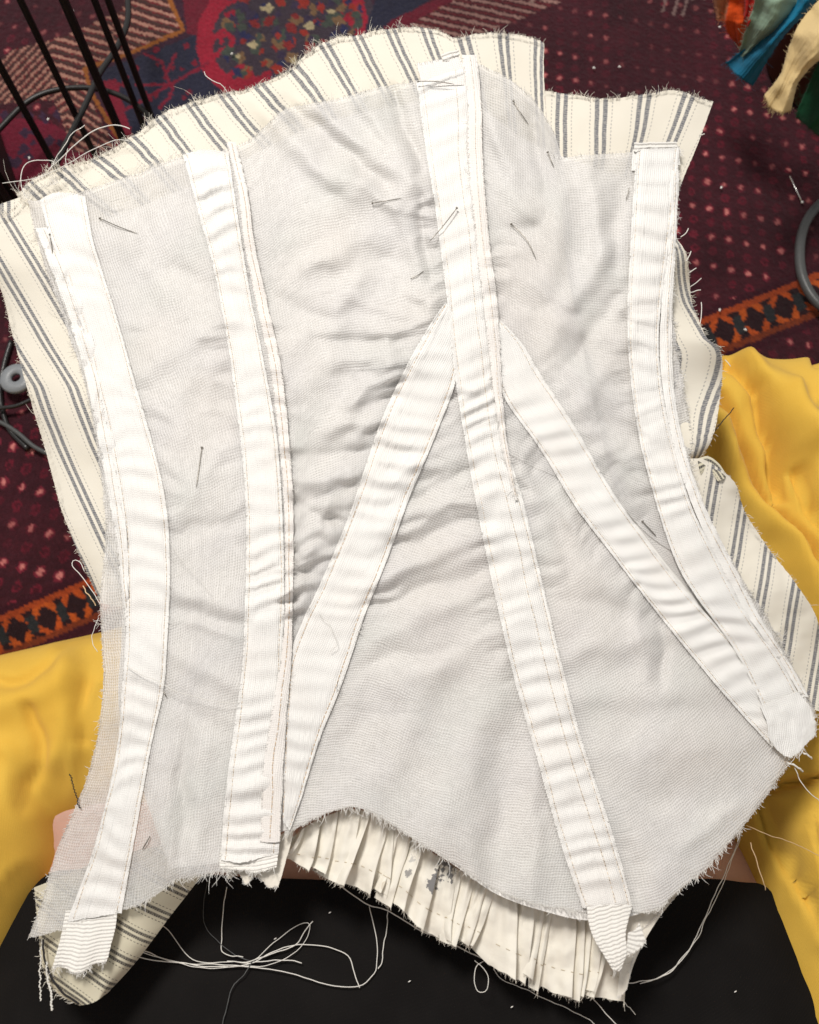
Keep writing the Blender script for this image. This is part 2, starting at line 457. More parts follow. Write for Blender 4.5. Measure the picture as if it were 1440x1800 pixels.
puckers([(803, 680), (722, 870), (642, 1080)], 38, .95, -.25, 22, 60, 11, 1.0, 5)
puckers([(815, 760), (871, 1050), (906, 1200)], 40, -.97, .22, 20, 50, 10, .8, 6)
puckers([(894, 790), (960, 1050)], 40, .97, -.2, 20, 50, 10, .8, 7)
puckers([(890, 705), (1010, 888), (1150, 1070)], 42, -.6, .8, 18, 45, 10, .7, 8)
puckers([(950, 655), (1062, 840), (1122, 930)], 40, .8, -.5, 18, 50, 10, .7, 9)
puckers([(212, 560), (280, 800), (299, 1000)], 46, .97, .15, 20, 50, 11, .6, 10)
puckers([(380, 500), (425, 800), (433, 960)], 46, -.97, .1, 20, 45, 11, .6, 11)
puckers([(1106, 480), (1110, 680), (1150, 870)], 46, -.97, .1, 20, 50, 11, .8, 12)
rb = np.random.RandomState(21)
_c4 = np.array([(772, 520), (716, 640), (666, 750), (616, 900), (570, 1010), (530, 1100)], float)
for q in np.linspace(0.02, .98, 44):          # small pillows bunched against the slanting seam
    i_ = q * 5; j_ = int(i_); p_ = _c4[j_] * (1 - i_ + j_) + _c4[min(j_ + 1, 5)] * (i_ - j_)
    d_ = rb.uniform(12, 100) * (1 - .55 * q); r_ = rb.uniform(12, 20) * (1 - .35 * q)
    x_, y_ = p_[0] - d_, p_[1] + d_ * .3 + rb.uniform(-8, 8)
    RIDGES.append((x_ - 6, y_ + 3, x_ + 7, y_ - 4, r_, rb.choice([2.0, 1.7, 1.4, -.7])))
RIDGES = [(a, b, c, d, e, f * (1.6 if max(b, d) < 385 else 1)) for a, b, c, d, e, f in RIDGES]
RIDGES = np.array(RIDGES, float)
CURL = [(-40, 380), (60, 430), (110, 600), (165, 800), (190, 1000), (180, 1250)]
def H(px, py):
    px = np.asarray(px, float); py = np.asarray(py, float)
    h = np.zeros_like(px)
    wx = px + 16 * fbm(px / 60, py / 60, 21, 2); wy = py + 16 * fbm(px / 60, py / 60, 31, 2)
    for x0, y0, x1, y1, wd, am in RIDGES:
        dx, dy = x1 - x0, y1 - y0; L = math.hypot(dx, dy)
        m = (px > min(x0, x1) - 3.2 * wd - 20) & (px < max(x0, x1) + 3.2 * wd + 20) & (py > min(y0, y1) - 3.2 * wd - 20) & (py < max(y0, y1) + 3.2 * wd + 20)
        if not m.any(): continue
        a, b = wx[m], wy[m]
        s = ((a - x0) * dx + (b - y0) * dy) / (L * L)
        d = ((a - x0) * dy - (b - y0) * dx) / L
        en = np.exp(-np.maximum(0, np.maximum(-s, s - 1)) ** 2 * (L / (1.2 * wd)) ** 2)
        prof = np.exp(-0.5 * (d / (wd * 0.62)) ** 2)
        h[m] += 0.00150 * am * prof * en * (0.65 + 0.35 * np.cos(np.clip(s - 0.5, -.5, .5) * 2.6))
    # puckered middle panel
    pk = np.exp(-((px - 610) / 130) ** 2 - ((py - 700) / 290) ** 2)
    h += pk * 0.0032 * fbm(px / 62, py / 48, 3, 2)
    h += 0.0024 * fbm(px / 120, py / 120, 5, 3)
    h += 0.0040 * fbm(px / 420, py / 420, 8, 2)
    # garment bows: waist sits lower than its ends and the sides fall away
    h += 0.010 * ((py - 850) / 800) ** 2 - 0.016 * np.abs((px - 740) / 720) ** 3
    return h
def GP(px, py, off=0.0):
    return on_plane(px, py, G0, GN, H(px, py) + off)
MPP = 0.42 / FPX                     # metres per photo pixel at the garment

corset_base = on_plane(np.array(740.), np.array(880.), G0, GN, -0.02)
corset = thing('corset', 'unfinished white corset lying inside out with frayed edges and striped ticking showing', 'corset', corset_base)

def patch_metric(P):
    """metres across and along at every grid point, from pixel positions"""
    d = np.linalg.norm(np.diff(P, axis=0), axis=2)
    V = np.vstack([np.zeros((1, P.shape[1])), np.cumsum(d, 0)]) * MPP
    V = np.broadcast_to(V.mean(1, keepdims=True), V.shape) * .5 + V * .5
    d = np.linalg.norm(np.diff(P, axis=1), axis=2)
    U = np.hstack([np.zeros((P.shape[0], 1)), np.cumsum(d, 1)]) * MPP
    return U, V
FR = []      # fray jobs: (edge px Nx2, outward px Nx2, layer offset, colour key, length px, density)
def edge_job(P, side, off, key, length, dens):
    if side == 'l': e, i = P[:, 0], P[:, 3]
    if side == 'r': e, i = P[:, -1], P[:, -4]
    if side == 't': e, i = P[0], P[3]
    if side == 'b': e, i = P[-1], P[-4]
    d = e - i; d = d / (np.linalg.norm(d, axis=1)[:, None] + 1e-6)
    FR.append((e, d, off, key, length, dens))
def panel(name, mat, left, right, top=None, bottom=None, off=0.0, res=3.2, jag=(0, 0, 0, 0), seed=0, fray='', fkey='w', flen=9, fden=0.5,
          uvf=None, hf=None, label=None, parent=corset):
    ln = lambda c: np.linalg.norm(np.diff(np.array(c, float), axis=0), axis=1).sum()
    wl = max(ln([left[0], right[0]]), ln([left[-1], right[-1]]), ln([left[len(left) // 2], right[len(right) // 2]]),
             ln(top) if top is not None else 0, ln(bottom) if bottom is not None else 0)
    nu = max(8, int(wl / res)); nv = max(8, int(max(ln(left), ln(right)) / res))
    P, U, V = coons(left, right, top, bottom, nu, nv, jag, seed)
    mu, mv = patch_metric(P)
    if uvf is not None: mu, mv = uvf(P, U, V, mu, mv)
    o = off + (hf(P, U, V, mu, mv) if hf is not None else 0.0)
    W3 = GP(P[..., 0], P[..., 1], o)
    ob = mesh_grid(name, W3, mat, parent, np.stack([mu, mv], -1))
    if label: ob['label'] = label
    for s_ in fray: edge_job(P, s_, off, fkey, flen, fden)
    return ob, P, o

# ------------------------------------------------------------------ rug and floor
floor_m = plain('dark_floorboards', (0.05, 0.03, 0.022), 0.6, 0.3, nscale=20, namp=0.6)
me = bpy.data.meshes.new('floor')
fill(me, np.array([[-3, -2.5, -0.012], [3, -2.5, -0.012], [3, 3.5, -0.012], [-3, 3.5, -0.012]], float), np.array([[0, 1, 2, 3]]))
fl = link('floor', me, floor_m); fl['kind'] = 'structure'

def inpoly(px, py, poly):
    poly = np.array(poly, float)
    c = np.zeros(px.shape, bool)
    j = len(poly) - 1
    for i in range(len(poly)):
        xi, yi = poly[i]; xj, yj = poly[j]
        k = ((yi > py) != (yj > py)) & (px < (xj - xi) * (py - yi) / (yj - yi + 1e-9) + xi)
        c ^= k; j = i
    return c
def segd(px, py, pts):
    d = np.full(px.shape, 1e9)
    for (x0, y0), (x1, y1) in zip(pts[:-1], pts[1:]):
        dx, dy = x1 - x0, y1 - y0
        t = np.clip(((px - x0) * dx + (py - y0) * dy) / (dx * dx + dy * dy + 1e-9), 0, 1)
        d = np.minimum(d, np.hypot(px - x0 - t * dx, py - y0 - t * dy))
    return d
def build_rug():
    st = 0.0016
    xs = np.arange(-0.66, 0.66, st); ys = np.arange(-0.25, 0.92, st)
    X, Y = np.meshgrid(xs, ys)
    X = X + rng.uniform(-.25, .25, X.shape) * st; Y = Y + rng.uniform(-.25, .25, X.shape) * st
    P = np.stack([X, Y, np.zeros_like(X)], -1)
    px, py = project(P)
    jx = px + .9 * fbm(px / 9, py / 9, 41, 2) + .5 * rng.randn(*px.shape); jy = py + .9 * fbm(px / 9, py / 9, 47, 2) + .5 * rng.randn(*px.shape)
    field = np.array(lin(70, 24, 34)); dk = np.array(lin(42, 17, 25))
    n = fbm(px / 40, py / 40, 51, 3)[..., None]
    c = field * (0.5 + 0.5 * np.clip(.5 + n, 0, 1)) + dk * (0.5 - 0.5 * np.clip(.5 + n, 0, 1))
    def put(m, colr, a=1.0):
        c[m] = c[m] * (1 - a) + np.array(colr) * a
    # dot lattice of the field, regular on the rug itself
    o = on_z(np.array([1214., 1243.3, 1240., 1214.]), np.array([314., 319.5, 272.5, 314.]), 0.0)[:, :2]
    a = o[1] - o[0]; b = o[2] - o[0]
    M = np.linalg.inv(np.stack([a, b], 1))
    q = np.stack([X - o[0, 0], Y - o[0, 1]], -1) @ M.T
    def dots(q, off, r, colr, core=None, a_=1.0):
        f = q - off; k = np.round(f); d = f - k
        hh = np.abs(np.sin(k[..., 0] * 12.9898 + k[..., 1] * 78.233) * 43758.5453) % 1
        w3 = np.stack([29 * d[..., 0] + 26 * d[..., 1], 5.5 * d[..., 0] - 41.5 * d[..., 1]], -1)
        dd = np.linalg.norm(w3, axis=-1) + .5 * rng.randn(*X.shape)
        h2 = np.abs(np.sin(k[..., 0] * 39.346 + k[..., 1] * 11.135) * 24634.6345) % 1
        fade = np.clip(.5 + 1.1 * fbm(px / 130, py / 130, 57, 2) + .5 * (h2 - .5), .12, 1)[..., None]
        m = dd < r * (0.8 + .35 * hh); c[m] = (c * (1 - fade) + np.array(colr) * fade)[m]
        if core is not None:
            m = (dd < r * (.42 + .25 * hh)) & (h2 > .12); c[m] = (c * (1 - fade) + np.array(core) * fade)[m]
    dots(q, np.array([0.5, 0.5]), 7.2, lin(110, 26, 44), lin(72, 20, 32))
    dots(q, np.array([0.0, 0.0]), 7.0, lin(128, 36, 54), lin(226, 138, 132))
    # orange border band crossing under the garment, with its black hooked figures
    bx = np.array([-150., 1600.]); 
    def bandy(x, k): return np.interp(x, [-200, 0, 180, 720, 1240, 1440, 1700], [1250, 1105 + 0, 1030, 800, 580, 500, 395]) + k
    band_top = bandy(jx, -22); band_bot = bandy(jx, 55)
    inb = (jy > band_top) & (jy < band_bot)
    put((jy > band_top - 14) & (jy < band_bot + 16), lin(58, 16, 28))
    put(inb, lin(40, 20, 24))
    # zig-zag orange lattice inside the band
    u = (jx * 0.90 - jy * 0.43) / 112.0; v = (jy - band_top) / 77.0
    z1 = np.abs(((u + 0.0) % 1) - 0.5) * 2
    inside = inb
    e = np.abs(z1 - v)
    put(inside & (e < 0.13), lin(186, 84, 30))
    put(inside & (np.abs((1 - z1) - v) < 0.12), lin(178, 76, 28))
    put(inside & (v < .15), lin(160, 66, 28)); put(inside & (v > .85), lin(120, 52, 26))
    put(inside & (np.abs(z1 - .5) < .16) & (np.abs(v - .5) < .22), lin(40, 44, 46))
    whole = (jx, jy, c)
    sel = (py < 340) & (px < 760)
    cs = c[sel]; c = cs; jx = jx[sel]; jy = jy[sel]
    # top-left: hexagonal medallion ground
    navy = lin(38, 40, 58); red = lin(150, 30, 50); ora = lin(150, 88, 38)
    med = [(60, 420), (215, 300), (160, 150), (155, 120), (325, 55), (298, 0), (290, -120), (760, -120), (690, 30), (640, 100), (560, 330), (300, 500)]
    put(inpoly(jx, jy, med), lin(58, 30, 46))
    put(inpoly(jx, jy, [(165, 130), (350, 60), (366, 80), (352, 110), (400, 150), (260, 260), (200, 230)]), navy)
    put(inpoly(jx, jy, [(325, 30), (330, 60), (360, 68), (385, 0), (385, -120), (310, -120)]), lin(104, 26, 42))
    # red scroll outline of the medallion
    sc = [(395, -60), (385, 0), (362, 45), (360, 90), (372, 125), (405, 155), (440, 148), (500, 150), (560, 120)]
    put(inpoly(jx, jy, [(400, -60), (383, 10), (368, 60), (370, 95), (395, 150), (640, 150), (650, 90), (660, 40), (640, -60)]), lin(62, 52, 62))
    put(segd(jx, jy, sc) < 14, red)
    for hk in ([(372, 75), (385, 60), (402, 50), (414, 42), (419, 30), (410, 21), (399, 27), (402, 36)], [(374, 104), (390, 90), (405, 84), (411, 72), (402, 62), (388, 66), (390, 75)], [(398, 146), (408, 128), (424, 116), (440, 120), (444, 134), (432, 140), (426, 131)], [(383, 20), (398, 8), (412, 2), (418, -10)], [(640, 60), (622, 48), (612, 34), (622, 24), (632, 32)], [(470, 150), (480, 138), (474, 128), (464, 132)]):
        put(segd(jx, jy, hk) < 4.2, red)
    put(segd(jx, jy, [(620, -40), (632, 20), (640, 60), (615, 100)]) < 11, red)
    put(segd(jx, jy, [(600, 30), (640, 34), (628, 10)]) < 7, red)
    # small speckled figures in the medallion
    for k in range(190):
        cx, cy = rng.uniform(395, 640), rng.uniform(-60, 140); r_ = rng.uniform(5, 11)
        colr = [lin(150, 48, 38), lin(40, 44, 80), lin(66, 74, 66), lin(128, 40, 40), lin(58, 48, 70), lin(120, 92, 66)][rng.randint(6)]
        ang = rng.uniform(0, 6.3)
        xx = (jx - cx) * math.cos(ang) + (jy - cy) * math.sin(ang); yy = -(jx - cx) * math.sin(ang) + (jy - cy) * math.cos(ang)
        put((np.abs(xx) + .7 * np.abs(yy) < r_) & inpoly(jx, jy, [(400, -60), (392, 20), (385, 90), (420, 140), (620, 150), (640, 60), (630, -60)]), colr)
    for cx, cy, r_ in ((474, 15, 11), (448, 80, 9), (547, 46, 10), (520, 108, 8), (420, 100, 5), (585, 20, 7), (500, -10, 8)):
        put(np.abs(jx - cx) + np.abs(jy - cy) * 1.1 + .4 * (jx - cx) < r_, lin(176, 160, 124))
    # thin red plant lines on navy
    for ln_ in ([(240, 150), (300, 150), (365, 112)], [(300, 150), (285, 110), (255, 95)], [(305, 150), (300, 170), (280, 190)], [(210, 200), (300, 150)], [(310, 95), (290, 140)]):
        put(segd(jx, jy, ln_) < 2.6, lin(122, 28, 48))
    for k in range(26):
        cx, cy = rng.uniform(200, 350), rng.uniform(80, 220); put((np.hypot(jx - cx, jy - cy) < rng.uniform(3, 6)) & inpoly(jx, jy, med), lin(116, 26, 44))
    put(inpoly(jx, jy, [(0, 205), (90, 215), (215, 300), (100, 400), (-60, 330)]), lin(112, 24, 46))
    for k in range(22):
        cx, cy = rng.uniform(-10, 110), rng.uniform(200, 300); put(np.abs(jx - cx) + np.abs(jy - cy) < rng.uniform(5, 12), lin(58, 36, 58))
    put(inpoly(jx, jy, [(180, 145), (205, 140), (225, 215), (245, 260), (215, 290), (190, 220)]), lin(126, 28, 48))
    # chevron stripe band
    chev = [(-40, 210), (-40, 130), (30, 85), (120, 62), (215, 20), (250, -80), (330, -80), (298, 0), (322, 55), (205, 100), (150, 122), (165, 185), (205, 270), (130, 268), (95, 175), (0, 185)]
    ic = inpoly(jx, jy, chev)
    put(ic, lin(74, 26, 32))
    xx = jx - 92.0
    d1 = np.where(xx < 0, jy - 78 - (-xx) * 1.05 - 0, jy - 78 - xx * 0.30)
    d1 = np.where((jy > 150) & (xx > 0), jy - 60 - np.abs(jx - 118) * .7, d1)
    d1 = np.where((jx > 200), (jy - 0.30 * (jx - 200) - 40), d1)
    ph = (d1 / 15.5) % 1.0
    put(ic & (ph < .34), lin(176, 128, 112)); put(ic & (ph > .5) & (ph < .84), lin(72, 48, 44)); put(ic & (ph > .36) & (ph < .5), lin(112, 32, 38))
    put(segd(jx, jy, [(300, -60), (299, 0), (323, 55), (250, 85), (205, 104), (150, 122), (160, 160), (185, 205), (210, 245)]) < 3.6, ora)
    jx, jy, c0 = whole; c0[sel] = cs; c = c0
    # same stripes at the top middle, and the pale teeth at the top right
    ch2 = [(715, 45), (800, -10), (900, -60), (1010, -60), (985, 5), (935, 25), (870, 52), (820, 70)]
    ic = inpoly(jx, jy, ch2); ph = ((jy - 0.22 * (jx - 720)) / 13.5) % 1.0
    put(ic, lin(66, 26, 32)); put(ic & (ph < .36), lin(158, 120, 112)); put(ic & (ph > .5) & (ph < .8), lin(100, 34, 40))
    put(segd(jx, jy, [(690, 48), (760, 20), (830, -20), (900, -60)]) < 3, ora)
    put(inpoly(jx, jy, [(640, 60), (690, 48), (800, -30), (760, -60), (690, -60), (660, 0)]), navy)
    put(inpoly(jx, jy, [(670, 55), (690, 36), (790, -10), (800, 0), (720, 45)]), lin(104, 26, 42))
    for k, (x0, y0) in enumerate(((1165, -20), (1184, -10), (1200, -6), (1217, -30), (1237, -30), (1252, -50))):
        put(segd(jx, jy, [(x0, y0 + 40 - k * 3), (x0 + 26, y0 - 60)]) < 2.6, lin(140, 112, 108))
    for x0, y0 in ((935, 5), (955, 0), (970, -4)): put(segd(jx, jy, [(x0, y0), (x0 + 10, y0 - 22)]) < 3, lin(150, 120, 112))
    # knot-to-knot variation of the wool and worn patches
    c = c * (0.80 + 0.40 * rng.rand(*X.shape))[..., None] * (0.9 + .3 * fbm(px / 90, py / 90, 61, 3))[..., None]
    c = np.clip(c, 0.003, .9) * 0.86
    z = 0.0011 * rng.rand(*X.shape) + 0.0012 * fbm(px / 60, py / 60, 71, 2)
    P[..., 2] = z
    s = N('rug_wool')
    at = s.n('ShaderNodeVertexColor'); at.layer_name = 'pattern'
    v = s.obj()
    n_ = s.noise(v, 900, 3)
    cc = s.mix(s.math('MULTIPLY', n_, .25), at.outputs[0], (0.02, 0.008, 0.012))
    mat = s.done(s.bsdf(cc, 0.85, s.bump(n_, 0.0008, 0.9), sheen=0.12, spec=0.12))
    r = mesh_grid('rug', P, mat, None, None, c)
    tag(r, 'dark red patterned wool rug with pale dots, navy medallion and orange border', 'rug')
build_rug()

# ------------------------------------------------------------------ outer ticking layer
def stripes_dir(ang, u0=0.0):
    ca, sa = math.cos(R(ang)), math.sin(R(ang))
    def f(P, U, V, mu, mv):
        return (P[..., 0] * ca + P[..., 1] * sa) * MPP + u0, (-P[..., 0] * sa + P[..., 1] * ca) * MPP
    return f
def top_uv(P, U, V, mu, mv):       # stripes keep their spacing along the edge
    sh = np.interp(P[..., 0], [300, 500, 650, 800, 900, 1050, 1200, 1250], [.34, .32, .30, .14, .0, .0, -.05, -.1])
    return np.broadcast_to(mu.mean(0, keepdims=True), mu.shape) * 0.93 - sh * mv + .0012 * np.sin(V * 5 + mu * 60), mv
def wavy_edge(P, U, V, mu, mv):
    return 0.0018 * (vn(mu / 0.022, mv * 0 + 3, 2) - .5) * 2 * (1 - V) - 0.0016 * (1 - V) ** 2
panel('outer_panel', TICK, [(30, 342), (70, 420), (150, 560)], [(957, 76), (957, 150), (975, 420)],
      [(30, 342), (62, 312), (110, 294), (160, 280), (205, 258), (245, 232), (275, 208), (330, 182), (390, 166), (440, 155), (500, 130), (540, 96), (580, 72), (640, 60), (700, 50), (760, 52), (800, 66), (850, 60), (900, 62), (940, 69), (957, 76)],
      [(150, 560), (330, 480), (560, 380), (760, 330), (860, 340), (975, 420)], off=-0.0022, jag=(.6, .3, 1.0, 0), seed=1, fray='t', fkey='mix', flen=7, fden=1.0, uvf=top_uv, hf=wavy_edge,
      label='cream ticking with pairs of grey stripes along the top edge')
panel('outer_panel', TICK, [(958, 160), (962, 260), (960, 430)], [(1254, 178), (1228, 250), (1196, 330), (1175, 430)],
      [(958, 160), (1000, 166), (1060, 173), (1120, 167), (1180, 158), (1215, 164), (1254, 178)], [(960, 430), (1070, 430), (1175, 430)], off=-0.0024, jag=(.3, .3, 0.8, 0), seed=2,
      fray='t', fkey='mix', flen=6, fden=.8, uvf=top_uv, hf=wavy_edge, label='cream ticking tab with grey stripes at the top right corner')
panel('outer_panel', TICK, [(-60, 380), (-40, 440), (0, 505), (20, 580), (50, 690), (80, 790), (110, 900), (150, 1000), (178, 1060)],
      [(40, 345), (90, 440), (130, 560), (170, 660), (200, 760), (225, 900), (225, 1000), (225, 1070)], off=-0.0024, jag=(.35, 0, 0, 0), seed=3, fray='l', fkey='c', flen=3, fden=.35,
      uvf=lambda P, U, V, mu, mv: ((P[..., 0] - np.interp(P[..., 1], [380, 440, 560, 680, 780, 900, 1060], [-80, -42, 28, 100, 138, 192, 268])) * MPP * .93, P[..., 1] * MPP * 1.1),
      hf=lambda P, U, V, mu, mv: 0.003 * np.sin(V * 17) * (1 - U) - 0.007 * (1 - U) ** 2, label='cream ticking with grey stripes down the left edge')
panel('outer_panel', TICK, [(1150, 400), (1150, 560), (1150, 690), (1175, 815)], [(1178, 405), (1208, 450), (1214, 520), (1225, 552), (1240, 590), (1266, 616), (1270, 655), (1265, 710), (1252, 770), (1232, 805)],
      off=-0.0022, jag=(0, .5, 0, 0), seed=4, fray='r', fkey='c', flen=5, fden=.35,
      uvf=lambda P, U, V, mu, mv: ((U - 1) * 0.0225 + 0.0095 + 0.003 * np.sin(V * 9), mv),
      hf=lambda P, U, V, mu, mv: U * (0.0065 * np.sin(V * 15.5 + .4)) - .003 * U ** 3, label='wavy strip of striped ticking below the top right tab')
panel('outer_panel', TICK, [(1200, 806), (1206, 900), (1260, 1000), (1330, 1110), (1400, 1240)], [(1234, 806), (1262, 822), (1292, 850), (1310, 900), (1350, 962), (1402, 1030), (1437, 1090), (1446, 1170), (1440, 1250)],
      off=-0.0026, jag=(0, .5, 0, 0), seed=5, fray='r', fkey='c', flen=5, fden=.35, uvf=stripes_dir(9, 0.0057),
      hf=lambda P, U, V, mu, mv: U * (0.0055 * np.sin(V * 12 + 1)) + .0012 * fbm(P[..., 0] / 30, P[..., 1] / 30, 19, 2), label='striped ticking along the lower right edge')
# small turned-over fold with black right side showing
panel('outer_fold', TICK_R, [(1226, 806), (1229, 822), (1232, 834)], [(1278, 836), (1272, 842), (1262, 846)], [(1226, 806), (1245, 802), (1264, 815), (1278, 836)], [(1232, 834), (1242, 826), (1252, 832), (1262, 846)],
      off=0.0008, res=1.5, seed=6, uvf=lambda P, U, V, mu, mv: (V * .010 + .0035, U * .016), hf=lambda P, U, V, mu, mv: 0.0010 * np.sin(np.pi * V), label='small turned over fold with black stripes')
# tongue hanging at the bottom left, right side out
def roll(P, U, V, mu, mv): return -0.010 * np.clip((U - .55) / .45, 0, 1) ** 2.2 - 0.004 * np.clip((.2 - U) / .2, 0, 1) ** 2
panel('outer_tongue', TICK_R, [(60, 1560), (68, 1640), (76, 1705), (100, 1745), (140, 1768)], [(400, 1470), (350, 1545), (300, 1610), (240, 1690), (190, 1745)], [(60, 1560), (220, 1500), (400, 1470)], [(140, 1768), (165, 1762), (190, 1745)],
      off=-0.006, res=2.4, seed=7, fray='l', fkey='c', flen=6, fden=.3,
      uvf=lambda P, U, V, mu, mv: ((P[..., 0] * -.50 + P[..., 1] * .86 - 14 * np.sin(U * 2.4)) * MPP * 1.12 + 0.0047, (P[..., 0] * .86 + P[..., 1] * .5) * MPP), hf=roll,
      label='cream ticking tongue with black stripes rolled over at the lower left')

# ------------------------------------------------------------------ plain backing under the lining
BACK = plain('white_calico', (0.84, 0.82, 0.79), 0.75, 0.25, nscale=900, namp=0.2, sheen=.15)
panel('backing_cloth', BACK, [(90, 420), (150, 620), (215, 900), (215, 1100), (210, 1250), (255, 1400), (300, 1526)], [(1150, 330), (1130, 600), (1180, 850), (1300, 1100), (1385, 1300), (1312, 1440)],
      [(90, 420), (330, 330), (560, 220), (800, 180), (950, 260), (1150, 330)], [(300, 1526), (400, 1512), (500, 1460), (560, 1432), (620, 1418), (660, 1430), (720, 1470), (800, 1522), (870, 1570), (950, 1600), (1044, 1618), (1150, 1596), (1240, 1520), (1312, 1440)], off=-0.0016, res=6, seed=90)
# ------------------------------------------------------------------ gauze lining panels
C1L = [(70, 352), (90, 420), (120, 500), (152, 600), (190, 760), (214, 900), (221, 1000), (222, 1100), (215, 1200), (205, 1320), (168, 1480), (118, 1620)]
C1R = [(150, 345), (166, 430), (200, 540), (240, 680), (274, 800), (294, 900), (299, 1000), (296, 1100), (288, 1210), (268, 1300), (250, 1400), (214, 1606)]
C2L = [(322, 272), (345, 360), (375, 470), (400, 600), (416, 720), (430, 850), (433, 960), (430, 1080), (425, 1180), (410, 1290), (396, 1400), (388, 1512)]
C2R = [(402, 268), (420, 390), (441, 520), (465, 640), (486, 760), (497, 900), (500, 1050), (497, 1150), (497, 1290), (497, 1400), (490, 1500)]
C3L = [(732, 142), (748, 260), (763, 350), (776, 450), (786, 530), (797, 640), (815, 760), (840, 900), (871, 1050), (906, 1200), (946, 1340), (985, 1480), (1024, 1596)]
C3R = [(836, 104), (832, 250), (838, 330), (847, 400), (857, 500), (867, 600), (877, 690), (894, 790), (925, 900), (960, 1050), (991, 1180), (1026, 1310), (1066, 1430), (1094, 1520), (1112, 1596)]
C4L = [(784, 530), (758, 568), (716, 640), (666, 750), (616, 900), (570, 1010), (524, 1110), (505, 1170), (500, 1260), (498, 1350), (497, 1440)]
C4R = [(802, 560), (803, 660), (772, 750), (722, 870), (682, 980), (642, 1080), (602, 1200), (562, 1300), (531, 1400), (510, 1460)]
C5L = [(842, 560), (868, 645), (890, 705), (950, 790), (1010, 888), (1080, 980), (1150, 1070), (1222, 1160), (1290, 1240), (1356, 1312)]
C5R = [(862, 545), (915, 600), (952, 660), (1012, 752), (1062, 840), (1122, 930), (1190, 1020), (1252, 1090), (1310, 1150), (1380, 1225), (1424, 1284)]
C6L = [(1119, 262), (1110, 400), (1103, 560), (1110, 680), (1126, 780), (1152, 880), (1187, 985), (1225, 1050), (1290, 1140), (1340, 1240), (1352, 1290)]
C6R = [(1195, 258), (1181, 400), (1167, 500), (1158, 600), (1167, 700), (1187, 790), (1216, 890), (1260, 980), (1310, 1075), (1370, 1160), (1428, 1262)]
shift = lambda c, dx, dy=0: [(x + dx, y + dy) for x, y in c]

panel('gauze_panel', GAUZE_V, [(48, 352), (70, 440), (112, 560), (150, 680), (172, 800), (186, 920), (180, 1010), (176, 1080), (182, 1200), (166, 1320), (132, 1420), (98, 1500), (76, 1580), (50, 1648)],
      shift(C1L, 28), None, [(50, 1648), (80, 1645), (118, 1638), (146, 1630)], off=0.0, jag=(.8, 0, .5, .8), seed=11, fray='lb', flen=5, fden=.4,
      hf=lambda P, U, V, mu, mv: 0.0022 * fbm(P[..., 0] / 26, P[..., 1] / 30, 81, 2) * (P[..., 1] < 1020) * (1 - U), label='outermost gauze strip at the left edge')
panel('gauze_panel', GAUZE_V, shift(C1R, -26), shift(C2L, 26) + [(410, 1530)], [(124, 346), (180, 322), (240, 300), (300, 272), (348, 262)], [(188, 1604), (235, 1592), (272, 1570), (305, 1545), (350, 1534), (410, 1522)],
      off=0.0, jag=(0, 0, 1, 1), seed=12, fray='tb', flen=9, fden=.8, label='gauze between the two left channels')
panel('gauze_panel', GAUZE, shift(C2R, -20)[:9] + [(480, 1300)], shift(C3L, 24)[:6] + [(784, 640), (716, 760), (650, 900), (600, 1020), (552, 1120), (520, 1220), (505, 1300)],
      [(382, 262), (440, 236), (500, 182), (560, 166), (620, 150), (680, 132), (756, 118)], None, off=0.0, jag=(0, 0, 1, 0), seed=13, fray='t', flen=7, fden=.6, label='puckered gauze left of the central channel')
SPL = [(964, 236), (984, 320), (996, 470), (1030, 640), (1062, 790), (1085, 880)]
panel('gauze_panel', GAUZE, shift(C3R, -16)[:8], shift(SPL, 12), [(820, 118), (850, 128), (900, 150), (940, 182), (976, 236)], [(878, 790), (960, 830), (1097, 880)],
      off=0.0, jag=(0, 0, .8, 0), seed=14, fray='t', flen=6, fden=.6, label='gauze right of the central channel')
panel('gauze_panel', GAUZE, [(966, 270), (984, 330), (996, 470), (1030, 640), (1062, 790), (1085, 880)], shift(C6L, 20)[:7], [(966, 270), (985, 276), (1050, 272), (1110, 268), (1139, 262)], [(1085, 880), (1140, 940), (1207, 985)],
      off=0.00012, jag=(0, 0, .8, 0), seed=19, fray='t', flen=5, fden=.5, label='gauze left of the rightmost channel')
panel('gauze_panel', GAUZE, [(800, 600), (770, 690), (742, 750), (692, 870), (652, 980), (612, 1080), (572, 1200), (532, 1300), (506, 1400), (500, 1468)],
      [(806, 600), (812, 690), (835, 760), (860, 900), (891, 1050), (926, 1200), (966, 1340), (1005, 1480), (1044, 1606)], None,
      [(500, 1468), (530, 1452), (570, 1434), (620, 1424), (660, 1438), (720, 1478), (800, 1530), (870, 1578), (950, 1608), (1044, 1628)], off=-0.0004, jag=(0, 0, 0, 1.1), seed=15, fray='b', flen=8, fden=1.1,
      label='gauze wedge left of the central channel')
panel('gauze_panel', GAUZE, [(858, 690), (874, 790), (905, 900), (940, 1050), (971, 1180), (1006, 1310), (1046, 1430), (1074, 1520), (1092, 1600)],
      [(878, 690), (910, 710), (970, 790), (1030, 888), (1100, 980), (1170, 1070), (1242, 1160), (1310, 1240), (1400, 1312)], None,
      [(1092, 1606), (1130, 1608), (1160, 1600), (1190, 1570), (1240, 1530), (1300, 1460), (1345, 1400), (1385, 1340), (1400, 1312)], off=-0.0004, jag=(0, 0, 0, 1.0), seed=16, fray='b', flen=6, fden=1.0,
      label='gauze wedge at the lower right')
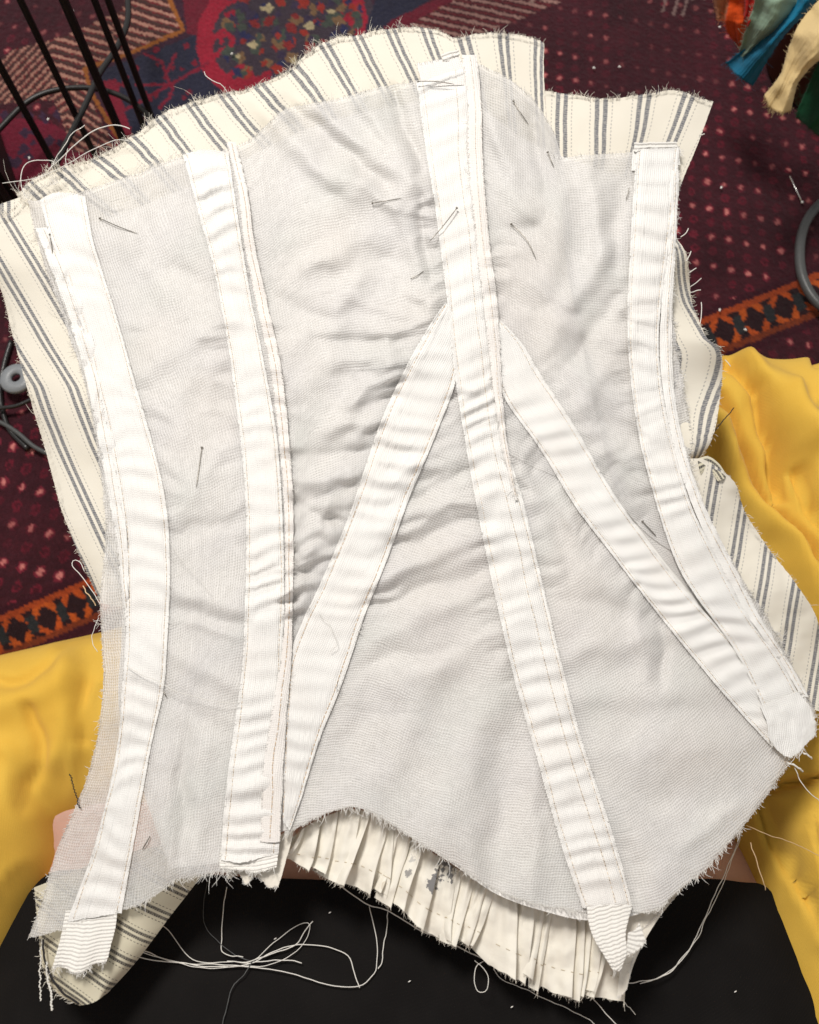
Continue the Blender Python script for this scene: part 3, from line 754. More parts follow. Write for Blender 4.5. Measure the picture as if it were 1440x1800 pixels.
panel('gauze_panel', GAUZE, [(1040, 800), (1070, 850), (1130, 935), (1200, 1025), (1262, 1095)], [(1136, 800), (1165, 880), (1200, 985), (1240, 1060), (1268, 1100)], None, None, off=-0.0009, seed=17, label='narrow gauze sliver between the two right channels')
panel('gauze_panel', GAUZE, shift(C6R, -24), [(1196, 262), (1192, 330), (1184, 420), (1180, 500), (1184, 560), (1196, 640), (1212, 740), (1216, 830), (1246, 920), (1300, 1010), (1356, 1100), (1410, 1200), (1436, 1262)],
      off=0.0003, jag=(0, 1.4, 0, 0), seed=18, fray='r', flen=6, fden=.7, hf=lambda P, U, V, mu, mv: 0.0024 * fbm(P[..., 0] / 18, P[..., 1] / 26, 91, 2) * U - .0004, label='frayed gauze seam edge at the right')

# ------------------------------------------------------------------ boning channels
def channel(left, right, mat, amp, per, seed, top=None, bottom=None, slant=0.0, label=None, rise=0.0009, off=0.0008, rows=(0.09, 0.91), smat=None, jag=(.22, .22, 1, 1), fray='lr', drop=None):
    def hf(P, U, V, mu, mv):
        prof = np.clip(4 * U * (1 - U), 0, 1) ** 0.5
        s = (mv + slant * mu)
        rp = 0.75 * np.sin(TAU * (s / (per * 1.15) + 1.1 * vn(s / (per * 3), U * .7, seed + 2))) * (.35 + .9 * vn(s / (per * 2.2), U * .5, seed + 6)) + (vn(s / per, U * .9 + seed, seed) - .5) * 1.3
        rp = rp + 0.5 * (vn(s / per * 2.1, U * 1.2 + seed * 2, seed + 4) - .5)
        env = 0.40 + 0.95 * vn(mv / 0.040, mv * 0 + seed * 3.1, seed + 9)
        z = rise * prof + 0.62 * amp * rp * env * env * 1.2 * (0.22 + .78 * prof)
        z = np.maximum(z, 0.0)
        z -= 0.0004 * (np.exp(-((U - rows[0]) / .045) ** 2) + np.exp(-((U - rows[-1]) / .045) ** 2))
        return z
    ob, P, o = panel('boning_channel', mat, left, right, top, bottom, off=off, res=2.6, jag=jag, seed=seed + 200, fray=fray, flen=2.2, fden=.10, hf=hf, label=label)
    # stitch rows: two lines of short machine stitches
    nv, nu = P.shape[:2]
    for r_ in rows:
        ci = r_ * (nu - 1)
        i0 = int(ci); f = ci - i0; i1 = min(i0 + 1, nu - 1)
        L = P[:, i0] * (1 - f) + P[:, i1] * f
        O = o[:, i0] * (1 - f) + o[:, i1] * f
        stitch_row(L, O, ob, smat or STITCH, seed + int(r_ * 10))
    return ob, P
def stitch_row(L, O, parent, mat, seed, pitch=8.6):
    rr = np.random.RandomState(seed + 500)
    d = np.r_[0, np.cumsum(np.linalg.norm(np.diff(L, axis=0), axis=1))]
    s = np.arange(4, d[-1] - 6, pitch) + rr.uniform(-.7, .7, len(np.arange(4, d[-1] - 6, pitch)))
    wob = 1.6 * (vn(s / 70, s * 0, seed) - .5) * 2
    T = np.gradient(L, axis=0); T /= np.linalg.norm(T, axis=1)[:, None] + 1e-9
    ln_ = []; hl = []
    at = lambda q, A: np.stack([np.interp(q, d, A[:, k]) for k in range(A.shape[1])], 1)
    Nn = np.stack([-T[:, 1], T[:, 0]], 1)
    a = at(s, L) + at(s, Nn) * wob[:, None]; b = at(s + 5.6, L) + at(s + 5.6, Nn) * wob[:, None]
    m = (a + b) / 2
    oa = np.interp(s, d, O) ; ob_ = np.interp(s + 5.6, d, O); om = (oa + ob_) / 2
    A3 = GP(a[:, 0], a[:, 1], oa - .0001); M3 = GP(m[:, 0], m[:, 1], om + .00022); B3 = GP(b[:, 0], b[:, 1], ob_ - .0001)
    lines = [np.stack([A3[k], M3[k], B3[k]]) for k in range(len(s))]
    o = tubes('stitch_row', lines, 0.00017, mat, parent, 4)
    o['kind'] = 'stuff'
    e = b + (b - a) * .22
    E3 = GP(e[:, 0], e[:, 1], ob_ + .00010)
    keep = rr.rand(len(s)) < .75
    lines = [np.stack([E3[k] - [0.00018, 0, 0], E3[k] + [0.00018, 0, 0]]) for k in range(len(s)) if keep[k]]
    if lines:
        o = tubes('stitch_hole', lines, 0.00019, HOLE, parent, 4); o['kind'] = 'stuff'
c1, P1 = channel(C1L, C1R, TAPE, 0.00150, 0.010, 1, [(70, 352), (86, 342), (112, 338), (150, 345)], None, label='leftmost white channel', slant=-.25)
c2, P2 = channel(C2L, C2R, TAPE, 0.00150, 0.009, 2, [(322, 272), (360, 262), (402, 268)], [(388, 1512), (430, 1516), (490, 1500)], label='second channel from the left')
c4, P4 = channel(C4L, C4R, TAPE, 0.00135, 0.0085, 4, None, None, label='channel slanting down to the left', slant=.35, smat=STITCH_O, off=.0008)
c5, P5 = channel(C5L, C5R, TAPE, 0.00140, 0.0095, 5, None, None, label='channel slanting down to the right', slant=-.3)
c6, P6 = channel(C6L, C6R, TAPE, 0.00120, 0.010, 6, None, None, label='rightmost channel', off=0.0020)
c3, P3 = channel(C3L, C3R, TAPE, 0.00170, 0.0085, 3, [(732, 142), (770, 126), (836, 104)], None, label='long central channel', off=0.0012, rows=(0.10, 0.68, 0.92))

# seam allowances: narrow raw strips beside the channels
def seam(pts_l, wd, mat, seed, off=0.0022, label=None, smat=None, fray='lr', amp=0.0005):
    left = pts_l; right = [(x + w_, y) for (x, y), w_ in zip(pts_l, wd)]
    ob, P, o = panel('seam_allowance', mat, left, right, off=off, res=2.6, jag=(.3, .5, .5, .5), seed=seed + 300, fray=fray, flen=3.5, fden=.22,
                  hf=lambda P, U, V, mu, mv: 0.0006 * (4 * U * (1 - U)) + amp * fbm(P[..., 0] / 20, P[..., 1] / 34, seed, 2) * 1.2, label=label)
    nv, nu = P.shape[:2]
    stitch_row(P[:, nu // 2], o[:, nu // 2], ob, smat or STITCH, seed)
    return ob
seam([(398, 250), (418, 330), (430, 430), (452, 540), (475, 650), (491, 780), (500, 900), (501, 1050), (495, 1150), (476, 1260), (462, 1360), (458, 1480)],
     [16, 16, 18, 20, 20, 18, 16, 14, 18, 28, 36, 34], TAPE_PINK, 1, label='pinkish raw seam strip on the second channel', smat=STITCH_O)
seam([(812, 96), (822, 180), (822, 260), (828, 330), (836, 420), (848, 520), (858, 600), (868, 690), (884, 790), (906, 880)], [26, 24, 26, 24, 24, 25, 21, 15, 10, 4], TAPE_PINK, 2, off=0.0026, label='pinkish raw seam strip beside the central channel')
seam([(62, 400), (92, 480), (124, 570), (150, 660), (170, 760), (188, 860), (204, 950), (214, 1040), (220, 1100)], [30, 34, 32, 30, 28, 26, 20, 12, 6], TAPE, 3, off=0.0006, label='crumpled raw edge beside the leftmost channel', amp=.0022, fray='l')
seam([(1178, 300), (1174, 400), (1166, 500), (1160, 600), (1166, 690), (1188, 800), (1222, 900), (1262, 985), (1310, 1075), (1372, 1165), (1410, 1225)], [16, 16, 18, 22, 20, 20, 22, 24, 22, 16, 12], TAPE, 4, off=0.0022, label='crumpled raw edge beside the rightmost channel', amp=.0012, fray='r')
# top caps: folded tape ends
panel('tape_end', TAPE_PINK, [(733, 112), (738, 132), (742, 152)], [(806, 96), (815, 115), (818, 150)], off=0.0016, res=2, jag=(.5, .5, 1, .5), seed=31, fray='t', flen=4, fden=.5)
panel('tape_end', TAPE, [(1112, 262), (1110, 300)], [(1192, 256), (1196, 290)], off=0.0012, res=2, jag=(.5, .5, 1, .5), seed=32, fray='t', flen=4, fden=.5)
panel('tape_end', TAPE, [(1335, 1240), (1348, 1270), (1352, 1300)], [(1405, 1215), (1428, 1245), (1436, 1290)], None, [(1352, 1300), (1370, 1322), (1395, 1330), (1436, 1290)], off=0.0034, res=2.2, jag=(.3, .9, .3, .9), seed=33, fray='rb', flen=6, fden=.6,
      hf=lambda P, U, V, mu, mv: 0.001 * fbm(P[..., 0] / 22, P[..., 1] / 22, 77, 2))

# ------------------------------------------------------------------ grosgrain ribbon ends, ribs modelled
def ribbon(left, right, top, bottom, off, seed, rib=0.0021, hf=None, fr='b', label=None, slant=0.0):
    def h2(P, U, V, mu, mv):
        z = 0.00042 * np.sin((mv + slant * mu) / rib * TAU)
        return z + (hf(P, U, V, mu, mv) if hf else 0)
    return panel('grosgrain_ribbon', GROS, left, right, top, bottom, off=off, res=1.1, jag=(.4, .4, .6, 1.0), seed=seed, fray=fr, flen=8, fden=.6, hf=h2, label=label)
ribbon([(116, 1600), (106, 1650), (92, 1702)], [(206, 1598), (203, 1630), (188, 1690)], None, [(92, 1702), (110, 1700), (135, 1712), (165, 1695), (188, 1690)], 0.0006, 41, label='ribbed ribbon end below the leftmost channel')
ribbon([(386, 1498), (386, 1524)], [(490, 1482), (487, 1524)], None, [(386, 1524), (420, 1530), (455, 1533), (487, 1524)], 0.0006, 42, label='ribbed ribbon end below the second channel')
ribbon([(1030, 1590), (1040, 1640), (1062, 1680), (1078, 1706)], [(1112, 1590), (1100, 1640), (1102, 1670), (1092, 1706)], None, None, 0.0022, 43, hf=lambda P, U, V, mu, mv: .002 * U * V, label='ribbed ribbon end folded below the central channel', slant=.25)
ribbon([(1104, 1640), (1100, 1680)], [(1124, 1622), (1136, 1654)], [(1104, 1640), (1116, 1634), (1124, 1622)], [(1100, 1680), (1118, 1672), (1136, 1654)], 0.0030, 44, label='turned-back corner of the ribbon', slant=-.5)
ribbon([(1115, 250), (1114, 266)], [(1190, 250), (1191, 262)], None, None, 0.0022, 45, fr='', label='ribbed ribbon end on top of the rightmost channel')
ribbon([(776, 96), (780, 108)], [(806, 86), (808, 98)], None, None, 0.0022, 46, fr='', label='ribbed ribbon end above the central channel')
# small torn bits of ribbon and calico beneath the second channel
panel('torn_backing', CALICO, [(398, 1515), (400, 1545)], [(520, 1450), (490, 1560)], [(398, 1515), (460, 1490), (520, 1450)], [(400, 1545), (420, 1540), (432, 1556), (452, 1540), (470, 1560), (490, 1560)], off=-0.004, res=2.2, jag=(.5, .5, .5, 1.5), seed=47, fray='b', flen=6, fden=.5)
panel('torn_backing', CALICO, [(1100, 1590), (1095, 1660), (1085, 1750)], [(1250, 1500), (1180, 1585), (1120, 1640)], None, [(1085, 1750), (1100, 1742), (1110, 1700), (1120, 1640)], off=-0.0085, res=2.2, jag=(.5, 1.5, .5, 1.5), seed=48, fray='rb', flen=6, fden=.5)

# ------------------------------------------------------------------ pleated ruffle
def ruffle():
    top = [(505, 1480), (540, 1452), (580, 1432), (620, 1422), (660, 1434), (705, 1462), (750, 1492), (800, 1525), (860, 1560), (930, 1590), (1000, 1610), (1070, 1620), (1110, 1630)]
    bot = [(498, 1506), (540, 1530), (575, 1548), (625, 1562), (665, 1582), (705, 1606), (745, 1642), (800, 1662), (860, 1692), (915, 1716), (975, 1742), (1040, 1752), (1098, 1756)]
    nu, nv = 1100, 44
    s = np.linspace(0, 1, nu)
    tp = curve(top, 4000); bt = curve(bot, 4000)
    rr = np.random.RandomState(78)
    NP = 27
    wds = rr.uniform(0.45, 1.7, NP); edges = np.r_[0, np.cumsum(wds)] / wds.sum()
    k = np.clip(np.searchsorted(edges, s, 'right') - 1, 0, NP - 1)
    wv = edges[k + 1] - edges[k]
    f = (s - edges[k]) / wv
    amp = rr.uniform(.6, 1.3, NP); deep = rr.uniform(.15, .75, NP); ln_k = rr.uniform(-.11, .10, NP); lean = rr.uniform(-.032, .032, NP)
    v = np.linspace(0, 1, nv)
    P = np.zeros((nv, nu, 2)); Hh = np.zeros((nv, nu))
    ft = rr.uniform(.42, .7, NP)[k]
    face = np.clip(f / ft, 0, 1); under = np.clip((f - ft) / (1 - ft), 0, 1)
    bend = sstep(0, 1, under)
    for j, t in enumerate(v):
        reach = 1 + deep[k] * (0.25 + .75 * t ** .7)
        g = face * reach - (reach - 1) * bend
        ss = edges[k] + wv * g + lean[k] * t - 0.055 * t * (1 - 0.6 * s) + 0.010 * (vn(s * 34, s * 0 + t * 1.9, 5) - .5) * (.3 + t)
        ss = np.clip(ss, 0, 1)
        ii = ss * 3999
        tt = np.stack([np.interp(ii, np.arange(4000), tp[:, q]) for q in (0, 1)], 1)
        bb = np.stack([np.interp(ii, np.arange(4000), bt[:, q]) for q in (0, 1)], 1)
        tj = t + (ln_k[k] + .035 * (face - .5) * amp[k] + .03 * (vn(s * 160, s * 0 + 2, 3) - .5)) * t ** 3
        P[j] = tt + (bb - tt) * tj[:, None]
        up = np.sin(face * math.pi * .5) ** 1.6
        hz = up - 1.55 * sstep(0, .45, under) + .55 * sstep(.45, 1, under)
        Hh[j] = amp[k] * (0.0015 + 0.0046 * t ** .7 * (.55 + .9 * vn(s * 20, s * 0 + t * 2.2, 12))) * hz
        # fine gathers fanning out from the gathering thread at the top
        Hh[j] += 0.0011 * (1 - t) ** 2.2 * np.sin(s * 430 + 9 * vn(s * 24, s * 0, 6)) * (0.4 + vn(s * 50, s * 0 + 8, 2))
        Hh[j] += 0.0030 * fbm(s * 55, s * 0 + t * 2.2, 9, 2) * (.3 + t)
    Hh += 0.0012 * fbm(P[..., 0] / 26, P[..., 1] / 26, 15, 2) - 0.0105 - 0.002 * v[:, None]
    W3 = GP(P[..., 0], P[..., 1], 0) * 1.0
    W3 = on_plane(P[..., 0], P[..., 1], G0, GN, Hh + 0.006)
    uv = np.stack([np.broadcast_to(s * .30, (nv, nu)), np.broadcast_to(v[:, None] * .036, (nv, nu))], -1)
    # calico with grey ink stamp marks and a foxing stain
    sh = N('cream_calico_stamped')
    u_ = sh.uv(); n = sh.noise(u_, 900, 3)
    c = sh.mix(sh.math('MULTIPLY', sh.ramp(sh.noise(u_, 70, 3), .4, .7), .25), (0.82, 0.785, 0.70), (0.74, 0.68, 0.57))
    ob = sh.n('ShaderNodeTexCoord').outputs['Object']
    def blot(cx, cy, r_, colr, amt, nz=260, rag=.6):
        nonlocal c
        p = on_plane(np.array(float(cx)), np.array(float(cy)), G0, GN, 0.0) - corset_base
        d = sh.n('ShaderNodeVectorMath', operation='DISTANCE'); sh.set(d.inputs[0], ob); d.inputs[1].default_value = tuple(p)
        q = sh.math('ADD', d.outputs['Value'], sh.math('MULTIPLY', sh.math('SUBTRACT', sh.noise(ob, nz, 3), .5), r_ * rag * 2))
        c = sh.mix(sh.math('MULTIPLY', sh.math('SUBTRACT', 1.0, sh.ramp(q, r_ * .9, r_ * 1.1)), amt), c, colr)
    blot(785, 1530, 0.0050, (0.07, 0.07, 0.08), .85, 420, 1.2); blot(768, 1555, 0.0040, (0.10, 0.10, 0.115), .85, 500, 1.0); blot(716, 1534, 0.0020, (0.2, 0.195, 0.2), .8, 700, .8)
    blot(724, 1505, 0.003, (0.3, 0.3, 0.31), .5, 500, 1.0); blot(677, 1556, 0.0024, (0.62, 0.55, 0.44), .7, 500, .5)
    m = sh.done(sh.bsdf(c, 0.75, sh.bump(n, .00012, .7), sheen=.15, spec=.25))
    o = mesh_grid('ruffle', W3, m, corset, uv)
    o['label'] = 'pleated cream calico ruffle with grey ink marks'
    # running stitch along the hem, following the pleats
    j = int(nv * .70)
    L = P[j]; lines = []
    step = 10
    for a in range(6, nu - 12, step):
        if rr.rand() < .25: continue
        q = W3[j, a:a + 5] + GN * 0.00025
        if np.linalg.norm(np.diff(q, axis=0), axis=1).sum() < .0045: lines.append(q)
    so = tubes('stitch_row', lines, 0.00012, plain('faded_stitching', lin(196, 180, 150), .8), o, 4); so['kind'] = 'stuff'
    FRW.append((W3[-1], W3[-1] - W3[-6], 'c', 0.0008, 1.0))
    FRW.append((W3[0], W3[0] - W3[4], 'c', 0.0025, .4))
FRW = []
ruffle()
for pts, d_, key, ln_, dn in (([(4, 382), (30, 362), (56, 330), (90, 305), (150, 283)], (-.55, -.8), 'c', 15, .9), ([(40, 350), (70, 330), (110, 318)], (-.3, -.7), 'w', 16, .9), ([(388, 1528), (412, 1530)], (.15, 1), 'w', 26, .9),
                              ([(92, 1702), (135, 1710), (188, 1690)], (.1, 1), 'w', 9, .5), ([(60, 405), (92, 480), (124, 570)], (-.9, .2), 'w', 7, .5)):
    e_ = curve(pts, 40); FR.append((e_, np.broadcast_to(np.array(d_) / np.hypot(*d_), e_.shape), 0.001, key, ln_, dn))

# ------------------------------------------------------------------ frayed fibres along every raw edge
def fibres():
    jobs = {'w': [], 'c': [], 'n': []}; rads = {'w': [], 'c': [], 'n': []}
    rr = np.random.RandomState(5)
    for e, d, off, key, ln_, den in FR:
        L = np.r_[0, np.cumsum(np.linalg.norm(np.diff(e, axis=0), axis=1))]
        n = int(L[-1] * den)
        s = np.sort(rr.uniform(0, L[-1], n))
        cl = vn(s / 25, s * 0, 3)                   # clumped lengths
        for q, cc in zip(s, cl):
            p = np.array([np.interp(q, L, e[:, 0]), np.interp(q, L, e[:, 1])]); dd = np.array([np.interp(q, L, d[:, 0]), np.interp(q, L, d[:, 1])])
            l = ln_ * rr.gamma(2.2, .32) * (0.12 + 2.0 * cc * cc)
            if rr.rand() < .012: l *= 3.2
            t = np.array([-dd[1], dd[0]]) * rr.normal(0, .38)
            b = rr.normal(0, .45)
            pts = [p - dd * 2.5]
            for k in (0.35, 0.7, 1.0): pts.append(p + (dd + t) * l * k + np.array([-dd[1], dd[0]]) * b * l * k * k)
            jobs_k = key
            if key == 'mix':
                # dark ends where a stripe crosses
                jobs_k = 'n' if rr.rand() < .16 else 'c'
            pts = np.array(pts)
            zz = off + np.array([0.0002, 0.0004, 0.0007, 0.0009]) * rr.uniform(0, 2.2)
            jobs[jobs_k].append(GP(pts[:, 0], pts[:, 1], zz)); rads[jobs_k].append(np.array([.00011, .0001, .00009, .00005]) * (1.25 if l > ln_ else 1))
    for e, d, key, ln_, den in FRW:
        dn = d / (np.linalg.norm(d, axis=1)[:, None] + 1e-9)
        n = int(len(e) * den)
        for q in rr.uniform(0, len(e) - 1, n):
            i = int(q); l = ln_ * rr.gamma(2, .4)
            t = rr.normal(0, .35, 3); p = e[i]
            jobs[key].append(np.array([p, p + (dn[i] + t * .5) * l * .5, p + (dn[i] + t) * l])); rads[key].append(np.array([.00010, .00009, .00005]))
    for k, m, lab in (('w', FIBRE, 'white'), ('c', FIBRE_C, 'cream'), ('n', FIBRE_N, 'navy')):
        if jobs[k]:
            o = tubes('frayed_fibres', jobs[k], rads[k], m, corset, 3); o['kind'] = 'stuff'
fibres()

# ------------------------------------------------------------------ person on whose lap it lies
E_C = np.array([0.0, -0.205, 0.085]); E_R = np.array([0.268, 0.236, 0.10])
def belly(x, y, off=0.0):
    q = 1 - (np.abs(x) / (E_R[0] + off)) ** 3.2 - (np.abs(y - E_C[1]) / (E_R[1] + off)) ** 2
    return E_C[2] + (E_R[2] + off) * np.sqrt(np.clip(q, 0, None)), q
def hit_belly(px, py, off=0.0):
    r = rays(px, py)
    t = np.full(r.shape[:-1], 0.28)
    for k in range(160):
        P = CAM + t[..., None] * r
        z, q = belly(P[..., 0], P[..., 1], off)
        z = np.where(q > 0, z, 0.02)
        t = t + np.clip((P[..., 2] - z) * 0.30, 0, .004)
    return CAM + t[..., None] * r
person = thing('person', 'seated person in black top and loose yellow trousers with the corset across the lap', 'person', (0, -0.19, 0))
def capsule_field(x, y, segs):
    z = np.full(x.shape, -1.0)
    for (a, b, ra, rb) in segs:
        a = np.array(a); b = np.array(b)
        d = b[:2] - a[:2]
        t = np.clip(((x - a[0]) * d[0] + (y - a[1]) * d[1]) / (d @ d), 0, 1)
        r_ = ra + (rb - ra) * t; zc = a[2] + (b[2] - a[2]) * t
        dd = np.hypot(x - a[0] - t * d[0], y - a[1] - t * d[1])
        # squarer than a circle so cloth falls steeply at the sides
        zz = np.where(dd < r_, zc + r_ * np.sqrt(np.clip(1 - (dd / r_) ** 2, 0, 1)) , zc - 3.0 * (dd - r_))
        k = 0.018
        m = np.clip(.5 + .5 * (zz - z) / k, 0, 1)
        z = z * (1 - m) + zz * m + k * m * (1 - m)
    return z
def trouser(segs, folds, x0, x1, y0, y1, seed, label):
    st = 0.0022
    X, Y = np.meshgrid(np.arange(x0, x1, st), np.arange(y0, y1, st))
    Z = capsule_field(X, Y, segs)
    px, py = project(np.stack([X, Y, Z], -1))
    wx = px + 22 * fbm(px / 90, py / 90, seed, 2); wy = py + 22 * fbm(px / 90, py / 90, seed + 3, 2)
    F = np.zeros_like(Z)
    for pts, wd, am in folds:
        for (ax, ay), (bx_, by_) in zip(pts[:-1], pts[1:]):
            pass
        d = segd(wx, wy, pts)
        e0 = np.array(pts[0]); e1 = np.array(pts[-1])
        F += am * 0.0019 * np.exp(-.5 * (d / (wd * (.62 if am < 0 else 1))) ** 2)
    rg = 1 - np.abs(fbm((px * .8 + py * .35) / 75, (py * .8 - px * .45) / 190, seed + 8, 2)) * 3.2
    F += 0.0030 * np.clip(rg, 0, 1) ** 2.6
    F += 0.009 * fbm((px + .4 * py) / 230, (py - .4 * px) / 330, seed + 5, 2) + 0.0004 * fbm(px / 40, py / 40, seed + 6, 2)
    Z = Z + F * np.clip((Z + .02) / .08, 0, 1)
    m = Z > -0.02
    o = mesh_grid('trouser_leg', np.stack([X, Y, Z], -1), YELLOW, person, None, None, m)
    o['label'] = label
    return o
trouser([((0.268, -0.22, 0.100), (0.274, 0.02, 0.09), 0.100, 0.092), ((0.275, -0.22, 0.100), (0.345, 0.10, 0.085), 0.100, 0.095), ((0.345, 0.10, 0.085), (0.37, 0.20, 0.080), 0.095, 0.085), ((0.37, 0.22, 0.075), (0.16, 0.235, 0.07), 0.08, 0.066), ((0.30, -0.02, 0.06), (0.27, 0.18, 0.06), 0.10, 0.09), ((0.25, 0.04, 0.05), (0.2, 0.16, 0.05), 0.07, 0.07), ((0.16, 0.225, 0.06), (0.0, 0.14, 0.05), 0.06, 0.05)],
        [([(1275, 650), (1330, 690), (1365, 790), (1375, 870)], 12, -9), ([(1300, 640), (1360, 690), (1400, 780)], 20, 8), ([(1262, 700), (1310, 790), (1350, 880), (1400, 960), (1450, 1060)], 11, -10), ([(1255, 760), (1300, 860), (1370, 960), (1440, 1080)], 20, 8),
         ([(1400, 700), (1430, 820), (1450, 950)], 16, 7), ([(1420, 610), (1440, 640), (1500, 640)], 10, -8), ([(1400, 830), (1440, 950)], 9, -6), ([(1330, 1390), (1350, 1450), (1380, 1520), (1440, 1650)], 10, -7), ([(1330, 1400), (1400, 1370), (1450, 1360)], 9, -8), ([(1390, 1450), (1420, 1560), (1450, 1640)], 18, 7)],
        0.05, 0.47, -0.27, 0.31, 121, 'right leg of the yellow trousers with deep diagonal folds')
trouser([((-0.325, -0.22, 0.100), (-0.282, -0.030, 0.095), 0.100, 0.088), ((-0.335, -0.22, 0.100), (-0.295, -0.035, 0.09), 0.108, 0.088), ((-0.31, -0.02, 0.08), (-0.34, 0.0, 0.080), 0.085, 0.075), ((-0.33, 0.008, 0.080), (-0.15, 0.060, 0.075), 0.062, 0.056), ((-0.14, 0.035, 0.06), (0.05, 0.06, 0.05), 0.06, 0.05)],
        [([(0, 1200), (60, 1190), (110, 1150), (170, 1110)], 12, -2.5), ([(0, 1240), (70, 1215), (120, 1180)], 16, 3), ([(100, 1160), (120, 1260), (110, 1330)], 18, 3), ([(60, 1240), (80, 1330), (40, 1420)], 14, -2.5), ([(20, 1320), (40, 1420), (90, 1480)], 20, 3), ([(150, 1200), (145, 1300)], 14, -2)],
        -0.43, -0.03, -0.27, 0.20, 131, 'left leg of the yellow trousers, softly creased')
# body: one continuous remeshed surface of torso, thighs, shins and feet (mostly hidden)
def body():
    V = []; F = []
    def blob(a, b, ra, rb, sx=1.0):
        a = np.array(a, float); b = np.array(b, float)
        n, m = 14, 16; off = sum(len(v) for v in V)
        ax = (b - a) / np.linalg.norm(b - a)
        u = np.cross(ax, [0.1, 0.3, .9]); u /= np.linalg.norm(u); v = np.cross(ax, u)
        rows = []
        for i in range(n + 1):
            al = math.pi * i / n
            r_ = ra if i <= n / 2 else rb; c = a if i <= n / 2 else b
            rows.append([c - ax * r_ * math.cos(al) + r_ * math.sin(al) * (math.cos(t) * u + math.sin(t) * v) for t in np.linspace(0, TAU, m, endpoint=False)])
        A = np.array(rows).reshape(-1, 3); V.append(A)
        for i in range(n):
            for j in range(m): F.append((off + i * m + j, off + i * m + (j + 1) % m, off + (i + 1) * m + (j + 1) % m, off + (i + 1) * m + j))
    # belly superellipsoid
    nu_, nv_ = 48, 32; off = 0
    A = []
    for i in range(nv_ + 1):
        al = -math.pi / 2 + math.pi * i / nv_
        for j in range(nu_):
            t = TAU * j / nu_
            c, s_ = math.cos(t), math.sin(t)
            A.append(E_C + E_R * np.array([np.sign(c) * abs(c) ** (2 / 3.2) * max(math.cos(al), 0) ** .8, s_ * max(math.cos(al), 0), math.sin(al) * .98]))
    V.append(np.array(A))
    for i in range(nv_):
        for j in range(nu_): F.append((i * nu_ + j, i * nu_ + (j + 1) % nu_, (i + 1) * nu_ + (j + 1) % nu_, (i + 1) * nu_ + j))
    blob((0, -0.33, .14), (0, -.40, .42), .10, .12); blob((-.05, -0.40, .42), (.05, -.40, .42), .12, .12)
    blob((.23, -.25, .06), (.33, .12, .075), .05, .055); blob((.33, .12, .075), (.05, .18, .055), .05, .036); blob((.05, .18, .05), (-.06, .16, .04), .034, .026)
    blob((-.23, -.25, .06), (-.27, -.02, .075), .05, .055); blob((-.28, -.03, .075), (.0, .05, .055), .05, .036); blob((.0, .05, .05), (.1, .03, .04), .034, .026)
    me = bpy.data.meshes.new('body'); me.from_pydata([tuple(p) for p in (np.vstack(V) - worldloc(person))], [], F); me.update()
    o = link('body', me, SKIN, person)
    md = o.modifiers.new('union', 'REMESH'); md.mode = 'VOXEL'; md.voxel_size = 0.007; md.use_smooth_shade = True
    sm = o.modifiers.new('smooth', 'SMOOTH'); sm.iterations = 4
    dg = bpy.context.evaluated_depsgraph_get()
    new = bpy.data.meshes.new_from_object(o.evaluated_get(dg))
    o.modifiers.clear(); o.data = new; new.name = 'body'
    new.polygons.foreach_set('use_smooth', np.ones(len(new.polygons), bool))
    return o
body()
# black top: shell over the belly, its hem where the skin begins
def black_top():
    hem = [(-260, 1590), (-60, 1640), (30, 1590), (80, 1540), (130, 1528), (260, 1530), (420, 1540), (560, 1546), (760, 1552), (1000, 1548), (1220, 1544), (1300, 1550), (1350, 1562), (1400, 1640), (1500, 1760), (1700, 1760)]
    hc = curve(hem, 420)
    h3 = hit_belly(hc[:, 0], hc[:, 1], 0.004)
    order = np.argsort(h3[:, 0]); hx, hy = h3[order, 0], h3[order, 1]
    xs = np.linspace(-0.264, 0.264, 330); n2 = 150
    yh = np.interp(xs, hx, hy)
    q = 1 - (np.abs(xs) / (E_R[0] + .004)) ** 3.2
    ymax = E_C[1] + (E_R[1] + .004) * np.sqrt(np.clip(q, 0, None)) - .0005
    yh = np.minimum(yh, ymax)
    t = np.linspace(0, 1, n2)
    Y = yh[None, :] + (np.minimum(-0.39, yh - .02)[None, :] - yh[None, :]) * t[:, None]
    X = np.broadcast_to(xs, Y.shape)
    Z, _ = belly(X, Y, .004)
    Z = Z + (0.0022 * fbm(X / .05, Y / .03, 3, 3) + .0016 * np.sin(Y / .011 + 4 * fbm(X / .12, Y / .12, 5, 2)) * sstep(0.03, .1, yh[None, :] - Y)) * sstep(0, .03, yh[None, :] - Y)
    # rolled hem edge
    Z = Z + 0.0008 * np.exp(-((yh[None, :] - Y) / .004) ** 2)
    o = mesh_grid('black_top', np.stack([X, Y, Z], -1), BLACK, person)
black_top()

